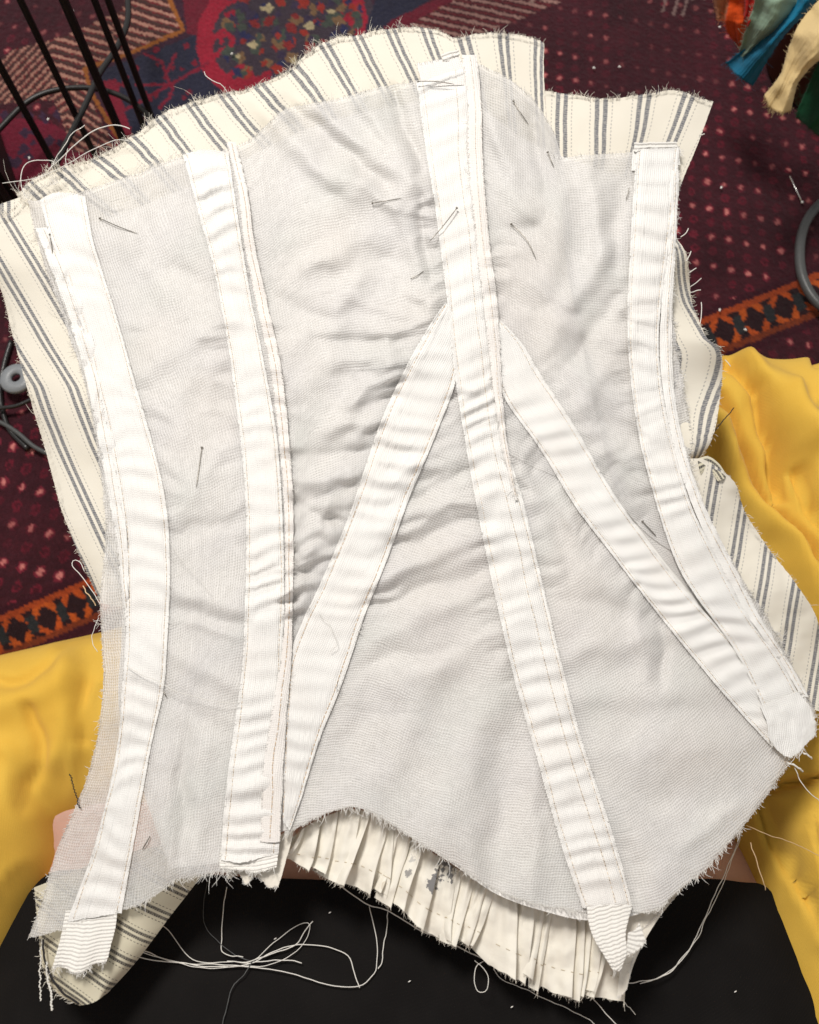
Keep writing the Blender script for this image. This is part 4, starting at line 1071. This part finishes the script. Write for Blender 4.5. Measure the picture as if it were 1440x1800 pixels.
# ------------------------------------------------------------------ pins
def pin(pts, z, label, lift=0.0, rad=0.00027, head=True):
    p = np.array(pts, float)
    c = curve(p, 12)
    off = np.interp(np.linspace(0, 1, 12), np.linspace(0, 1, len(z)), z) * .0005
    L = GP(c[:, 0], c[:, 1], 0) * 1.0
    L = on_plane(c[:, 0], c[:, 1], G0, GN, np.interp(np.linspace(0, 1, 12), [0, 1], [H(c[0, 0], c[0, 1]), H(c[-1, 0], c[-1, 1])]) * .5 + H(c[:, 0], c[:, 1]) * .5 + off + lift + .0004)
    root = thing('sewing_pin', label, 'pin', tuple(L[0]), 'steel pins stuck through the corset')
    r_ = np.full(12, rad); r_[-2:] = [rad * .7, rad * .2]
    tubes('shaft', [L], [r_], STEEL, root, 6)
    if head:
        T = (L[1] - L[0]) / np.linalg.norm(L[1] - L[0])
        tubes('head', [np.array([L[0] - T * .0006, L[0] - T * .0004, L[0] + T * .0001, L[0] + T * .0003])], [np.array([.0002, .0007, .0007, .0002])], STEEL, root, 8)
pin([(176, 384), (210, 399), (243, 411)], [1.5, 2.2, .5], 'steel pin lying slantwise on the gauze between the two left channels, near the top')
pin([(88, 413), (92, 442), (94, 472)], [1, 2, .5], 'upright steel pin in the top of the leftmost channel')
pin([(355, 787), (350, 822), (345, 858)], [1, 2, .6], 'long upright steel pin on the left gauze panel at waist height')
pin([(735, 143), (765, 143), (799, 148)], [3.5, 4, 3], 'steel pin lying level across the top of the central channel', lift=.0022)
pin([(655, 357), (680, 353), (708, 348)], [1.5, 2.5, .6], 'steel pin nearly level in the puckered middle gauze')
pin([(803, 366), (780, 396), (754, 426)], [4, 5, 2], 'steel pin slanting across the left stitching of the central channel', lift=.0022)
pin([(903, 178), (915, 198), (930, 220)], [2, 3, 1], 'short steel pin at the gauze top edge right of the central channel')
pin([(899, 394), (916, 410), (930, 428), (943, 457)], [1, 3, 3, 1], 'bent steel pin in the gauze right of the central channel')
pin([(963, 268), (968, 280), (974, 294)], [2, 3, 1], 'short steel pin tip below the notch in the top edge')
pin([(722, 490), (734, 484), (746, 476)], [1, 2, .5], 'short steel pin tip close to the left of the central channel', head=False)
pin([(1130, 917), (1142, 930), (1154, 943)], [1.5, 2.2, .6], 'short steel pin between the two right channels')
pin([(264, 1470), (257, 1482), (250, 1494)], [2, 3, 1], 'short steel pin tip beside the lower end of the leftmost channel', head=False)
pin([(1106, 330), (1104, 340), (1100, 352)], [3, 3, 1], 'short steel pin tip at the top left of the rightmost channel', head=False)
pin([(287, 1215), (290, 1220), (293, 1226)], [2, 3, 1], 'tiny steel pin tip beside the leftmost channel low down', head=False)
Lr = on_z(np.array([1388., 1398, 1409]), np.array([310., 330, 354]), np.array([.006, .005, .004]))
rp = thing('sewing_pin', 'bright pin lying on the dotted rug at the far right', 'pin', tuple(Lr[0]))
tubes('shaft', [Lr], 0.0006, plain('bright_steel', (.8, .78, .75), .25, .5, metal=1.0, namp=.1), rp, 6)
tubes('head', [np.array([Lr[-1], Lr[-1] + [.0006, -.001, 0], Lr[-1] + [.001, -.0018, 0]])], [np.array([.0006, .0013, .0005])], plain('white_bead', (.8, .78, .75), .3), rp, 8)

# ------------------------------------------------------------------ loose threads
def thread3(label, L, rad, mat, group=None, name='loose_thread'):
    n_ = len(L); q = np.arange(n_) * 1.0; sd = (len(label) * 7) % 50
    wob = np.stack([fbm(q / 5, q * 0 + 1, sd, 2), fbm(q / 5, q * 0 + 5, sd + 3, 2), np.abs(fbm(q / 6, q * 0 + 9, sd + 6, 2))], 1) * .0008
    o = tubes(name, [L + wob], rad * (1 + .5 * fbm(q / 1.7, q * 0, sd, 2)), mat, None, 5, base=np.zeros(3))
    tag(o, label, 'thread', group); return recentre(o)
def lap(pts, n=40, off=0.0055, lift=None):
    c = curve(pts, n)
    P = hit_belly(c[:, 0], c[:, 1], off)
    return P
LG = 'loose threads hanging from the corset'
TW = 0.00023
thread3('long white thread looping across the black top at lower left', lap([(250, 1675), (300, 1690), (360, 1702), (420, 1700), (470, 1695), (510, 1680), (540, 1650), (545, 1625), (525, 1625), (490, 1650), (450, 1685), (400, 1692), (340, 1685), (300, 1640), (285, 1628)], 90), TW, THREAD, LG)
thread3('white thread curving right from the tangle to a rounded end', lap([(235, 1682), (300, 1690), (380, 1696), (450, 1700), (520, 1712), (580, 1732), (630, 1735), (655, 1715), (663, 1690), (660, 1640), (650, 1594)], 80), TW, THREAD, LG)
thread3('white thread arching up from the tangle and dropping at its right', lap([(240, 1668), (320, 1692), (410, 1700), (480, 1674), (520, 1661), (575, 1665), (612, 1680), (622, 1705), (632, 1735)], 70), TW, THREAD, LG)
thread3('short white thread end pointing up right from the tangle', lap([(430, 1692), (490, 1672), (520, 1660), (535, 1640), (551, 1620)], 30), TW, THREAD, LG)
thread3('short wavy white thread end low in the tangle', lap([(400, 1690), (450, 1692), (500, 1686), (530, 1694)], 30), TW, THREAD, LG)
thread3('white thread hanging straight from the second channel', lap([(398, 1560), (392, 1610), (390, 1660), (395, 1676), (428, 1684)], 40), TW, THREAD, LG)
thread3('thin grey thread hanging in a curve left of the second channel', lap([(369, 1530), (358, 1590), (365, 1635), (390, 1660), (420, 1682), (450, 1690)], 40), .00022, CORD_G, LG)
thread3('thin thread hanging from the ruffle beside the rounded thread end', lap([(682, 1590), (678, 1640), (670, 1690), (664, 1704)], 40), .00022, THREAD, LG)
thread3('thread with a small loop hanging below the ruffle', lap([(885, 1500), (875, 1560), (862, 1620), (855, 1680), (838, 1700), (835, 1725), (842, 1742), (856, 1740), (858, 1720), (848, 1700), (835, 1690)], 70, .016), TW * .8, THREAD, LG)
thread3('white thread running along the lower hem of the ruffle', lap([(590, 1552), (640, 1585), (690, 1606), (740, 1635), (780, 1650), (840, 1680), (890, 1705)], 60, .010), TW, THREAD, LG)
thread3('white thread trailing right from the ruffle to the frame bottom', lap([(868, 1704), (880, 1718), (920, 1738), (980, 1765), (1030, 1790), (1060, 1806)], 50), TW, THREAD, LG)
thread3('pale thread crossing the ruffle down to the frame bottom', lap([(930, 1604), (960, 1650), (1000, 1700), (1050, 1765), (1085, 1802)], 50, .014), TW * .7, THREAD, LG)
thread3('white double thread swinging from the lower right corner to the ruffle', lap([(1308, 1452), (1290, 1500), (1262, 1560), (1235, 1620), (1210, 1670), (1180, 1705), (1150, 1722), (1102, 1728)], 70, .010), TW, THREAD, LG)
thread3('white thread beside the swinging double thread', lap([(1308, 1452), (1284, 1520), (1255, 1585), (1225, 1648), (1196, 1690), (1166, 1715), (1125, 1728)], 70, .010), TW * .8, THREAD, LG)
thread3('dark thin thread low on the black top under the tangle', lap([(443, 1690), (430, 1712), (412, 1730), (398, 1770), (390, 1805)], 40), .0002, CORD_G, LG)
thread3('two short thread ends below the ruffle at the right', lap([(1090, 1750), (1100, 1765), (1118, 1784)], 20), TW, THREAD, LG)
def zig(pts, n, amp):
    c = curve(pts, n); t = np.gradient(c, axis=0); t /= np.linalg.norm(t, axis=1)[:, None]
    return c + np.stack([-t[:, 1], t[:, 0]], 1) * (amp * np.sin(np.arange(n) * 2.1))[:, None]
z_ = zig([(124, 1360), (130, 1385), (137, 1405), (141, 1420)], 36, 1.3)
thread3('short crinkled black thread at the left gauze edge', GP(z_[:, 0], z_[:, 1], .002), .00028, THREAD_B, LG)
z_ = zig([(82, 1690), (84, 1720), (90, 1745), (93, 1776)], 50, 1.2)
thread3('crinkled cream thread dangling from the ticking tongue', GP(z_[:, 0], z_[:, 1], -.004), .00034, THREAD, LG)
z_ = zig([(75, 1650), (70, 1700), (72, 1760)], 50, 1.2)
thread3('second cream thread dangling left of the ticking tongue', GP(z_[:, 0], z_[:, 1], -.005), .00030, THREAD, LG)
z_ = curve([(76, 1650), (80, 1690), (95, 1722), (118, 1750), (140, 1765)], 30)
thread3('black thread running round the tip of the ticking tongue', GP(z_[:, 0], z_[:, 1], -.004), .00040, THREAD_B, LG)
for lab, pts, z, rd in [
  ('white thread arching from the top left corner over the rug', [(228, 228), (205, 220), (175, 226), (140, 248), (115, 272), (95, 290)], .010, .0003),
  ('white thread curling round at the top left corner', [(88, 298), (95, 285), (65, 282), (45, 290), (36, 312), (42, 340), (50, 350)], .012, .0003),
  ('long straight thread end pointing left off the top left corner', [(230, 250), (200, 248), (150, 270), (100, 300), (60, 315), (6, 323)], .014, .00034),
  ('thin thread end rising from the top left corner', [(85, 300), (110, 262), (128, 236), (150, 220)], .010, .00028),
  ('fine thread curl over the left gauze top edge', [(120, 262), (118, 290), (150, 330), (190, 352), (210, 350)], .006, .00024),
  ('white kinked thread standing up at the top edge', [(400, 163), (390, 150), (372, 141), (364, 135), (360, 126)], .006, .0003),
  ('dark pin like thread at the right edge over yellow cloth', [(1256, 757), (1272, 738), (1291, 718)], .004, .0003),
  ('looped white thread at the left edge low over the rug', [(175, 1062), (160, 1035), (140, 1010), (128, 995), (130, 985), (140, 988), (150, 1005)], .002, .00028),
  ('thread end at the left edge by the orange border', [(168, 1065), (155, 1045), (146, 1030)], .003, .0003),
  ('thread loop against the yellow left leg', [(174, 1085), (165, 1110), (163, 1130), (172, 1145)], .002, .00025),
  ('fine yellowish thread crossing the right yellow leg', [(1310, 1450), (1350, 1468), (1400, 1485), (1445, 1505)], -.006, .00022),
  ('fine thread from the right tape end over yellow cloth', [(1396, 1350), (1415, 1385), (1445, 1412)], -.004, .0003),
  ('fine orange thread hanging before the right bare midriff', [(1318, 1480), (1332, 1520), (1347, 1566)], -.006, .00024),
  ('tuft of white thread at the lower right corner', [(1385, 1342), (1398, 1346), (1410, 1356)], .001, .0006),
  ('second tuft of white thread at the lower right corner', [(1408, 1322), (1420, 1328), (1428, 1334)], .001, .0006),
  ('fine thread wisp lying across the lower left channel', [(222, 1170), (260, 1190), (310, 1215), (380, 1232), (420, 1235)], .004, .00016),
  ('fine thread wisp lying across the second left gauze', [(290, 940), (320, 985), (345, 1010), (370, 1040)], .004, .00014),
  ('fine curved thread wisp on the left slanting channel', [(560, 1075), (580, 1100), (594, 1130), (580, 1145)], .0035, .00014),
  ('fine thread wisp on the lower middle gauze', [(600, 1225), (660, 1232), (740, 1236)], .004, .00014),
  ('fine dark thread end at the second channel edge', [(592, 1216), (594, 1205), (596, 1195)], .0035, .00016)]:
    c = curve(pts, 28)
    m = THREAD_B if 'dark' in lab else (STITCH_O if ('orange' in lab or 'yellowish' in lab) else THREAD)
    thread3(lab, GP(c[:, 0], c[:, 1], z + .002 * np.sin(np.linspace(0, 3.1, 28))), rd * .75, m, LG)
for k, (x, y, dx, dy) in enumerate([(1198, 418, 12, -16), (1206, 460, 8, -17), (1211, 480, 12, -9), (1213, 505, 20, -15), (1212, 515, 20, -5), (1230, 570, 3, -38), (1274, 632, 10, 12), (1228, 238, 10, -2), (1195, 316, 5, -3)]):
    c = curve([(x, y), (x + dx * .5 + 1, y + dy * .5), (x + dx, y + dy)], 8)
    thread3(['fine white thread end sticking out high on the right edge', 'thread end sticking up from the wavy right strip', 'short slanting thread end on the wavy right strip', 'longer slanting thread end on the wavy right strip',
             'level thread end on the wavy right strip', 'tall thread end standing up from the wavy strip', 'thread end pointing down at the yellow knee', 'tiny thread end on the slanted edge of the top right tab', 'tiny thread end below the top right tab'][k],
            GP(c[:, 0], c[:, 1], .001), .00025, THREAD, LG)

# ------------------------------------------------------------------ things round about on the rug
def rod(base_px, top_z, base_z=0.0):
    b = on_z(np.array(float(base_px[0])), np.array(float(base_px[1])), base_z)
    return b, b + np.array([0, 0, top_z])
wb = thing('wire_basket', 'black wire basket of upright rods standing on the rug at the top left', 'basket', tuple(on_z(np.array(150.), np.array(330.), 0.002)))
for (bx_, by_), hh, rd in (((180, 300), .30, .0028), ((240, 300), .30, .0036), ((268, 262), .30, .0028), ((285, 255), .30, .0028), ((118, 330), .30, .0030), ((60, 420), .30, .003)):
    b, t = rod((bx_, by_), hh)
    tubes('rod', [np.linspace(b, t, 6)], rd, IRON, wb, 8)
ring = curve([(-60, 290), (0, 226), (50, 178), (100, 158), (160, 155), (215, 170), (262, 205), (290, 260)], 60)
tubes('hoop', [on_z(ring[:, 0], ring[:, 1], .05)], .0024, IRON, wb, 8)
c = curve([(222, -60), (225, 0), (224, 40), (205, 85), (175, 130), (150, 185), (125, 235), (98, 290)], 50)
tag(recentre(tubes('power_cord', [on_z(c[:, 0], c[:, 1], .07)], .0026, CORD_B, None, 8, base=np.zeros(3))), 'black shiny cord curving down past the wire basket', 'cord')
c = curve([(-40, 730), (0, 742), (30, 760), (60, 785), (90, 800)], 30)
tag(recentre(tubes('cable', [on_z(c[:, 0], c[:, 1], .006)], .0019, CORD_G, None, 8, base=np.zeros(3))), 'grey cable on the rug left of the corset, lower one', 'cable')
c = curve([(-40, 728), (0, 718), (30, 713), (60, 700)], 30)
tag(recentre(tubes('cable', [on_z(c[:, 0], c[:, 1], .010)], .0017, CORD_B, None, 8, base=np.zeros(3))), 'dark cable end leading to the grey washer', 'cable')
c = curve([(20, 600), (8, 640), (0, 690), (14, 750), (50, 790)], 30)
tag(recentre(tubes('cable', [on_z(c[:, 0], c[:, 1], .004)], .0022, CORD_B, None, 8, base=np.zeros(3))), 'black cable curving behind the grey washer', 'cable')
c = curve([(1480, 330), (1440, 360), (1415, 395), (1406, 440), (1412, 490), (1440, 535), (1500, 575)], 50)
tag(recentre(tubes('cable', [on_z(c[:, 0], c[:, 1], .012)], .0042, CORD_G, None, 10, base=np.zeros(3))), 'thick grey cable on the rug at the right edge', 'cable')
# washer
wc = on_z(np.array(30.), np.array(666.), .012)
an = np.linspace(0, TAU, 49)[:-1]
prof = [(.0045, -.0015), (.0125, -.0025), (.0135, 0), (.0125, .0025), (.0045, .0035), (.0035, .001)]
VV = []
for r_, z in prof: VV.append(np.stack([r_ * np.cos(an), r_ * np.sin(an), np.full(48, z)], 1))
VV = np.vstack(VV); Q = []
for i in range(6):
    for j in range(48): Q.append((i * 48 + j, i * 48 + (j + 1) % 48, ((i + 1) % 6) * 48 + (j + 1) % 48, ((i + 1) % 6) * 48 + j))
me = bpy.data.meshes.new('washer'); fill(me, VV, np.array(Q))
wo = link('washer', me, plain('grey_metal', (.23, .245, .26), .45, .5, namp=.3)); wo.location = wc
tag(wo, 'grey round washer with dark hole lying by the left edge', 'washer')
# dark furniture foot
def prism(name, poly_px, z0, z1, mat, bev=0.004):
    import bmesh
    top = on_z(np.array([p[0] for p in poly_px], float), np.array([p[1] for p in poly_px], float), z0)
    bm = bmesh.new()
    lo = [bm.verts.new((p[0], p[1], z0)) for p in top]; hi = [bm.verts.new((p[0], p[1], z1)) for p in top]
    n = len(lo)
    bm.faces.new(lo[::-1]); bm.faces.new(hi)
    for i in range(n): bm.faces.new((lo[i], lo[(i + 1) % n], hi[(i + 1) % n], hi[i]))
    bmesh.ops.recalc_face_normals(bm, faces=bm.faces)
    bmesh.ops.bevel(bm, geom=bm.edges[:], offset=bev, segments=2, affect='EDGES')
    me = bpy.data.meshes.new(name); bm.to_mesh(me); bm.free()
    return link(name, me, mat)
f_ = prism('furniture_foot', [(-120, 230), (-5, 215), (52, 385), (-60, 430)], 0.002, .10, DARKWOOD)
tag(recentre(f_), 'very dark wooden furniture foot at the left edge', 'furniture')

# scrap basket at the top right
bc = on_z(np.array(1475.), np.array(120.), 0.002)
sb = thing('scrap_bin', 'brown wooden bin holding fabric scraps at the top right', 'bin', tuple(bc))
an = np.linspace(0, TAU, 65)[:-1]
VV = []; prof = [(.0, .0), (.066, .0), (.072, .004), (.080, .10), (.084, .104), (.080, .108), (.076, .104), (.069, .012), (.0, .010)]
for r_, z in prof: VV.append(np.stack([bc[0] + r_ * np.cos(an), bc[1] + r_ * np.sin(an), bc[2] + np.full(64, z)], 1))
Q = []
for i in range(len(prof) - 1):
    for j in range(64): Q.append((i * 64 + j, i * 64 + (j + 1) % 64, (i + 1) * 64 + (j + 1) % 64, (i + 1) * 64 + j))
me = bpy.data.meshes.new('bin_body'); fill(me, np.vstack(VV) - bc, np.array(Q))
link('bin_body', me, plain('brown_wood', lin(74, 40, 20), .5, .35, nscale=50, namp=.6), sb)
def scrap(left, right, zl, colr, label, seed, top=None, bottom=None, fuzz=0.0):
    P, U, V = coons(left, right, top, bottom, 40, 60, (.8, .8, .8, .8), seed)
    z = np.interp(V, np.linspace(0, 1, len(zl)), zl) + .006 * np.sin(U * math.pi) + .007 * fbm(P[..., 0] / 60, P[..., 1] / 60, seed, 2) + .0030 * np.sin(U * 7.5 + 4 * vn(V * 2.0, V * 0, seed)) * (.4 + .6 * V) + .0006 * fbm(P[..., 0] / 12, P[..., 1] / 12, seed + 2, 2)
    W3 = on_z(P[..., 0], P[..., 1], z)
    m = knit_mat('scrap_cloth_%s' % label.split()[0], colr, tuple(k * .75 for k in colr), per=.0011)
    o = mesh_grid('fabric_scrap', W3, m, None)
    sd = o.modifiers.new('thickness', 'SOLIDIFY'); sd.thickness = .0009
    rr = np.random.RandomState(seed); L_ = []
    for e, i_ in ((W3[:, 0], W3[:, 4]), (W3[:, -1], W3[:, -5]), (W3[-1], W3[-6])):
        for q in rr.uniform(0, len(e) - 1, int(len(e) * 2.2)):
            q = int(q); d = e[q] - i_[q]; d = d / (np.linalg.norm(d) + 1e-9); l = .0013 * rr.gamma(2, .5); t = rr.normal(0, .5, 3)
            L_.append(np.array([e[q] - d * .001, e[q] + (d + t * .4) * l * .5, e[q] + (d + t) * l]))
    tag(recentre(o), label, 'fabric', 'coloured fabric scraps in the bin')
    L_ = [l - np.array(o.location) for l in L_]
    fo = tubes('frayed_fibres', L_, .00011, m, o, 3, base=np.zeros(3)); fo['kind'] = 'stuff'
scrap([(1252, -60), (1255, 0), (1258, 30)], [(1290, -60), (1288, 0), (1284, 42)], [.14, .13, .11], lin(206, 140, 104), 'peach scrap of cloth at the far left of the bin', 61)
scrap([(1282, -60), (1280, 0), (1276, 50), (1296, 78)], [(1330, -60), (1326, 0), (1318, 50), (1302, 86)], [.15, .14, .12, .09], lin(222, 82, 28), 'orange scrap of cloth hanging over the bin', 62)
scrap([(1314, -60), (1310, 0), (1308, 30)], [(1345, -60), (1338, 10), (1318, 45)], [.15, .145, .13], lin(160, 32, 24), 'red scrap peeking between orange and mint cloth', 63)
scrap([(1335, -60), (1328, 0), (1312, 50), (1300, 92)], [(1420, -60), (1402, 10), (1375, 50), (1312, 98)], [.17, .155, .13, .10], lin(146, 172, 150), 'mint green scrap hanging over the bin', 64)
scrap([(1420, -60), (1390, 10), (1345, 62), (1274, 110)], [(1470, -40), (1420, 20), (1370, 75), (1322, 152)], [.165, .15, .125, .085], lin(22, 112, 146), 'teal blue scrap ending in a point', 65, bottom=[(1274, 110), (1295, 132), (1322, 152)])
scrap([(1480, -40), (1420, 20), (1392, 70), (1372, 130), (1342, 168)], [(1520, 0), (1470, 80), (1425, 120), (1402, 150), (1390, 196)], [.19, .175, .16, .14, .12], lin(216, 190, 138), 'cream woolly scrap hanging in front of the bin', 66, bottom=[(1342, 168), (1352, 188), (1372, 197), (1390, 196)])
scrap([(1450, 90), (1425, 140), (1405, 185), (1398, 205)], [(1520, 90), (1490, 160), (1470, 210), (1440, 240)], [.15, .13, .11, .09], lin(24, 74, 48), 'dark green scrap at the right of the bin', 67)
# lint specks on the rug and on the black top
rs = np.random.RandomState(9)
spk = [(408, 95, 'z'), (1089, 118, 'z'), (1044, 120, 'z'), (1268, 330, 'z'), (85, 210, 'z'), (52, 278, 'z'), (1310, 580, 'z'), (1265, 545, 'z'), (1352, 640, 'z'), (58, 660, 'z'), (128, 20, 'z'), (1265, 48, 'z')]
for k, (x, y, _) in enumerate(spk):
    p = on_z(np.array(float(x)), np.array(float(y)), .004)
    a_ = rs.uniform(0, 6.3); d = np.array([math.cos(a_), math.sin(a_), 0]) * .0012
    lines = [np.array([p - d, p + d * .2 + [0, 0, .0006], p + d * 1.1])]
    o = tubes('lint', lines, [np.array([.0004, .0011, .0004])], FIBRE, None, 6, base=np.zeros(3))
    tag(recentre(o), ['white lint speck on the navy rug ground above the top ticking edge', 'white lint speck among the rug dots above the right ticking tab', 'second white lint speck close left of the one above the right tab', 'white lint speck among rug dots right of the ticking tab',
        'white lint speck on the striped rug band between basket rods', 'white lint speck on the red rug patch by the dark furniture foot', 'white lint speck on the orange rug border at the right', 'white lint speck on the rug just above the orange border',
        'white lint speck on the rug edge by the yellow knee', 'white lint speck beside the grey washer', 'white lint speck on the dotted rug corner at the top left', 'white lint speck on the rug beside the orange scrap'][k], 'lint', 'lint specks on the rug')
for k, (x, y) in enumerate([(580, 1604), (484, 1650), (1293, 1743), (900, 1770), (720, 1725)]):
    p = hit_belly(np.array(float(x)), np.array(float(y)), .006)
    d = np.array([.0006, .0003, 0])
    o = tubes('lint', [np.array([p - d, p, p + d])], [np.array([.00012, .0003, .00012])], FIBRE, None, 6, base=np.zeros(3))
    tag(recentre(o), ['white lint speck on the black top above the thread tangle', 'white lint speck on the black top inside the thread loop', 'white lint speck on the black top right of the ruffle', 'white lint speck on the black top under the ruffle middle', 'white lint speck on the black top right of the rounded thread end'][k], 'lint', 'lint specks on the black top')
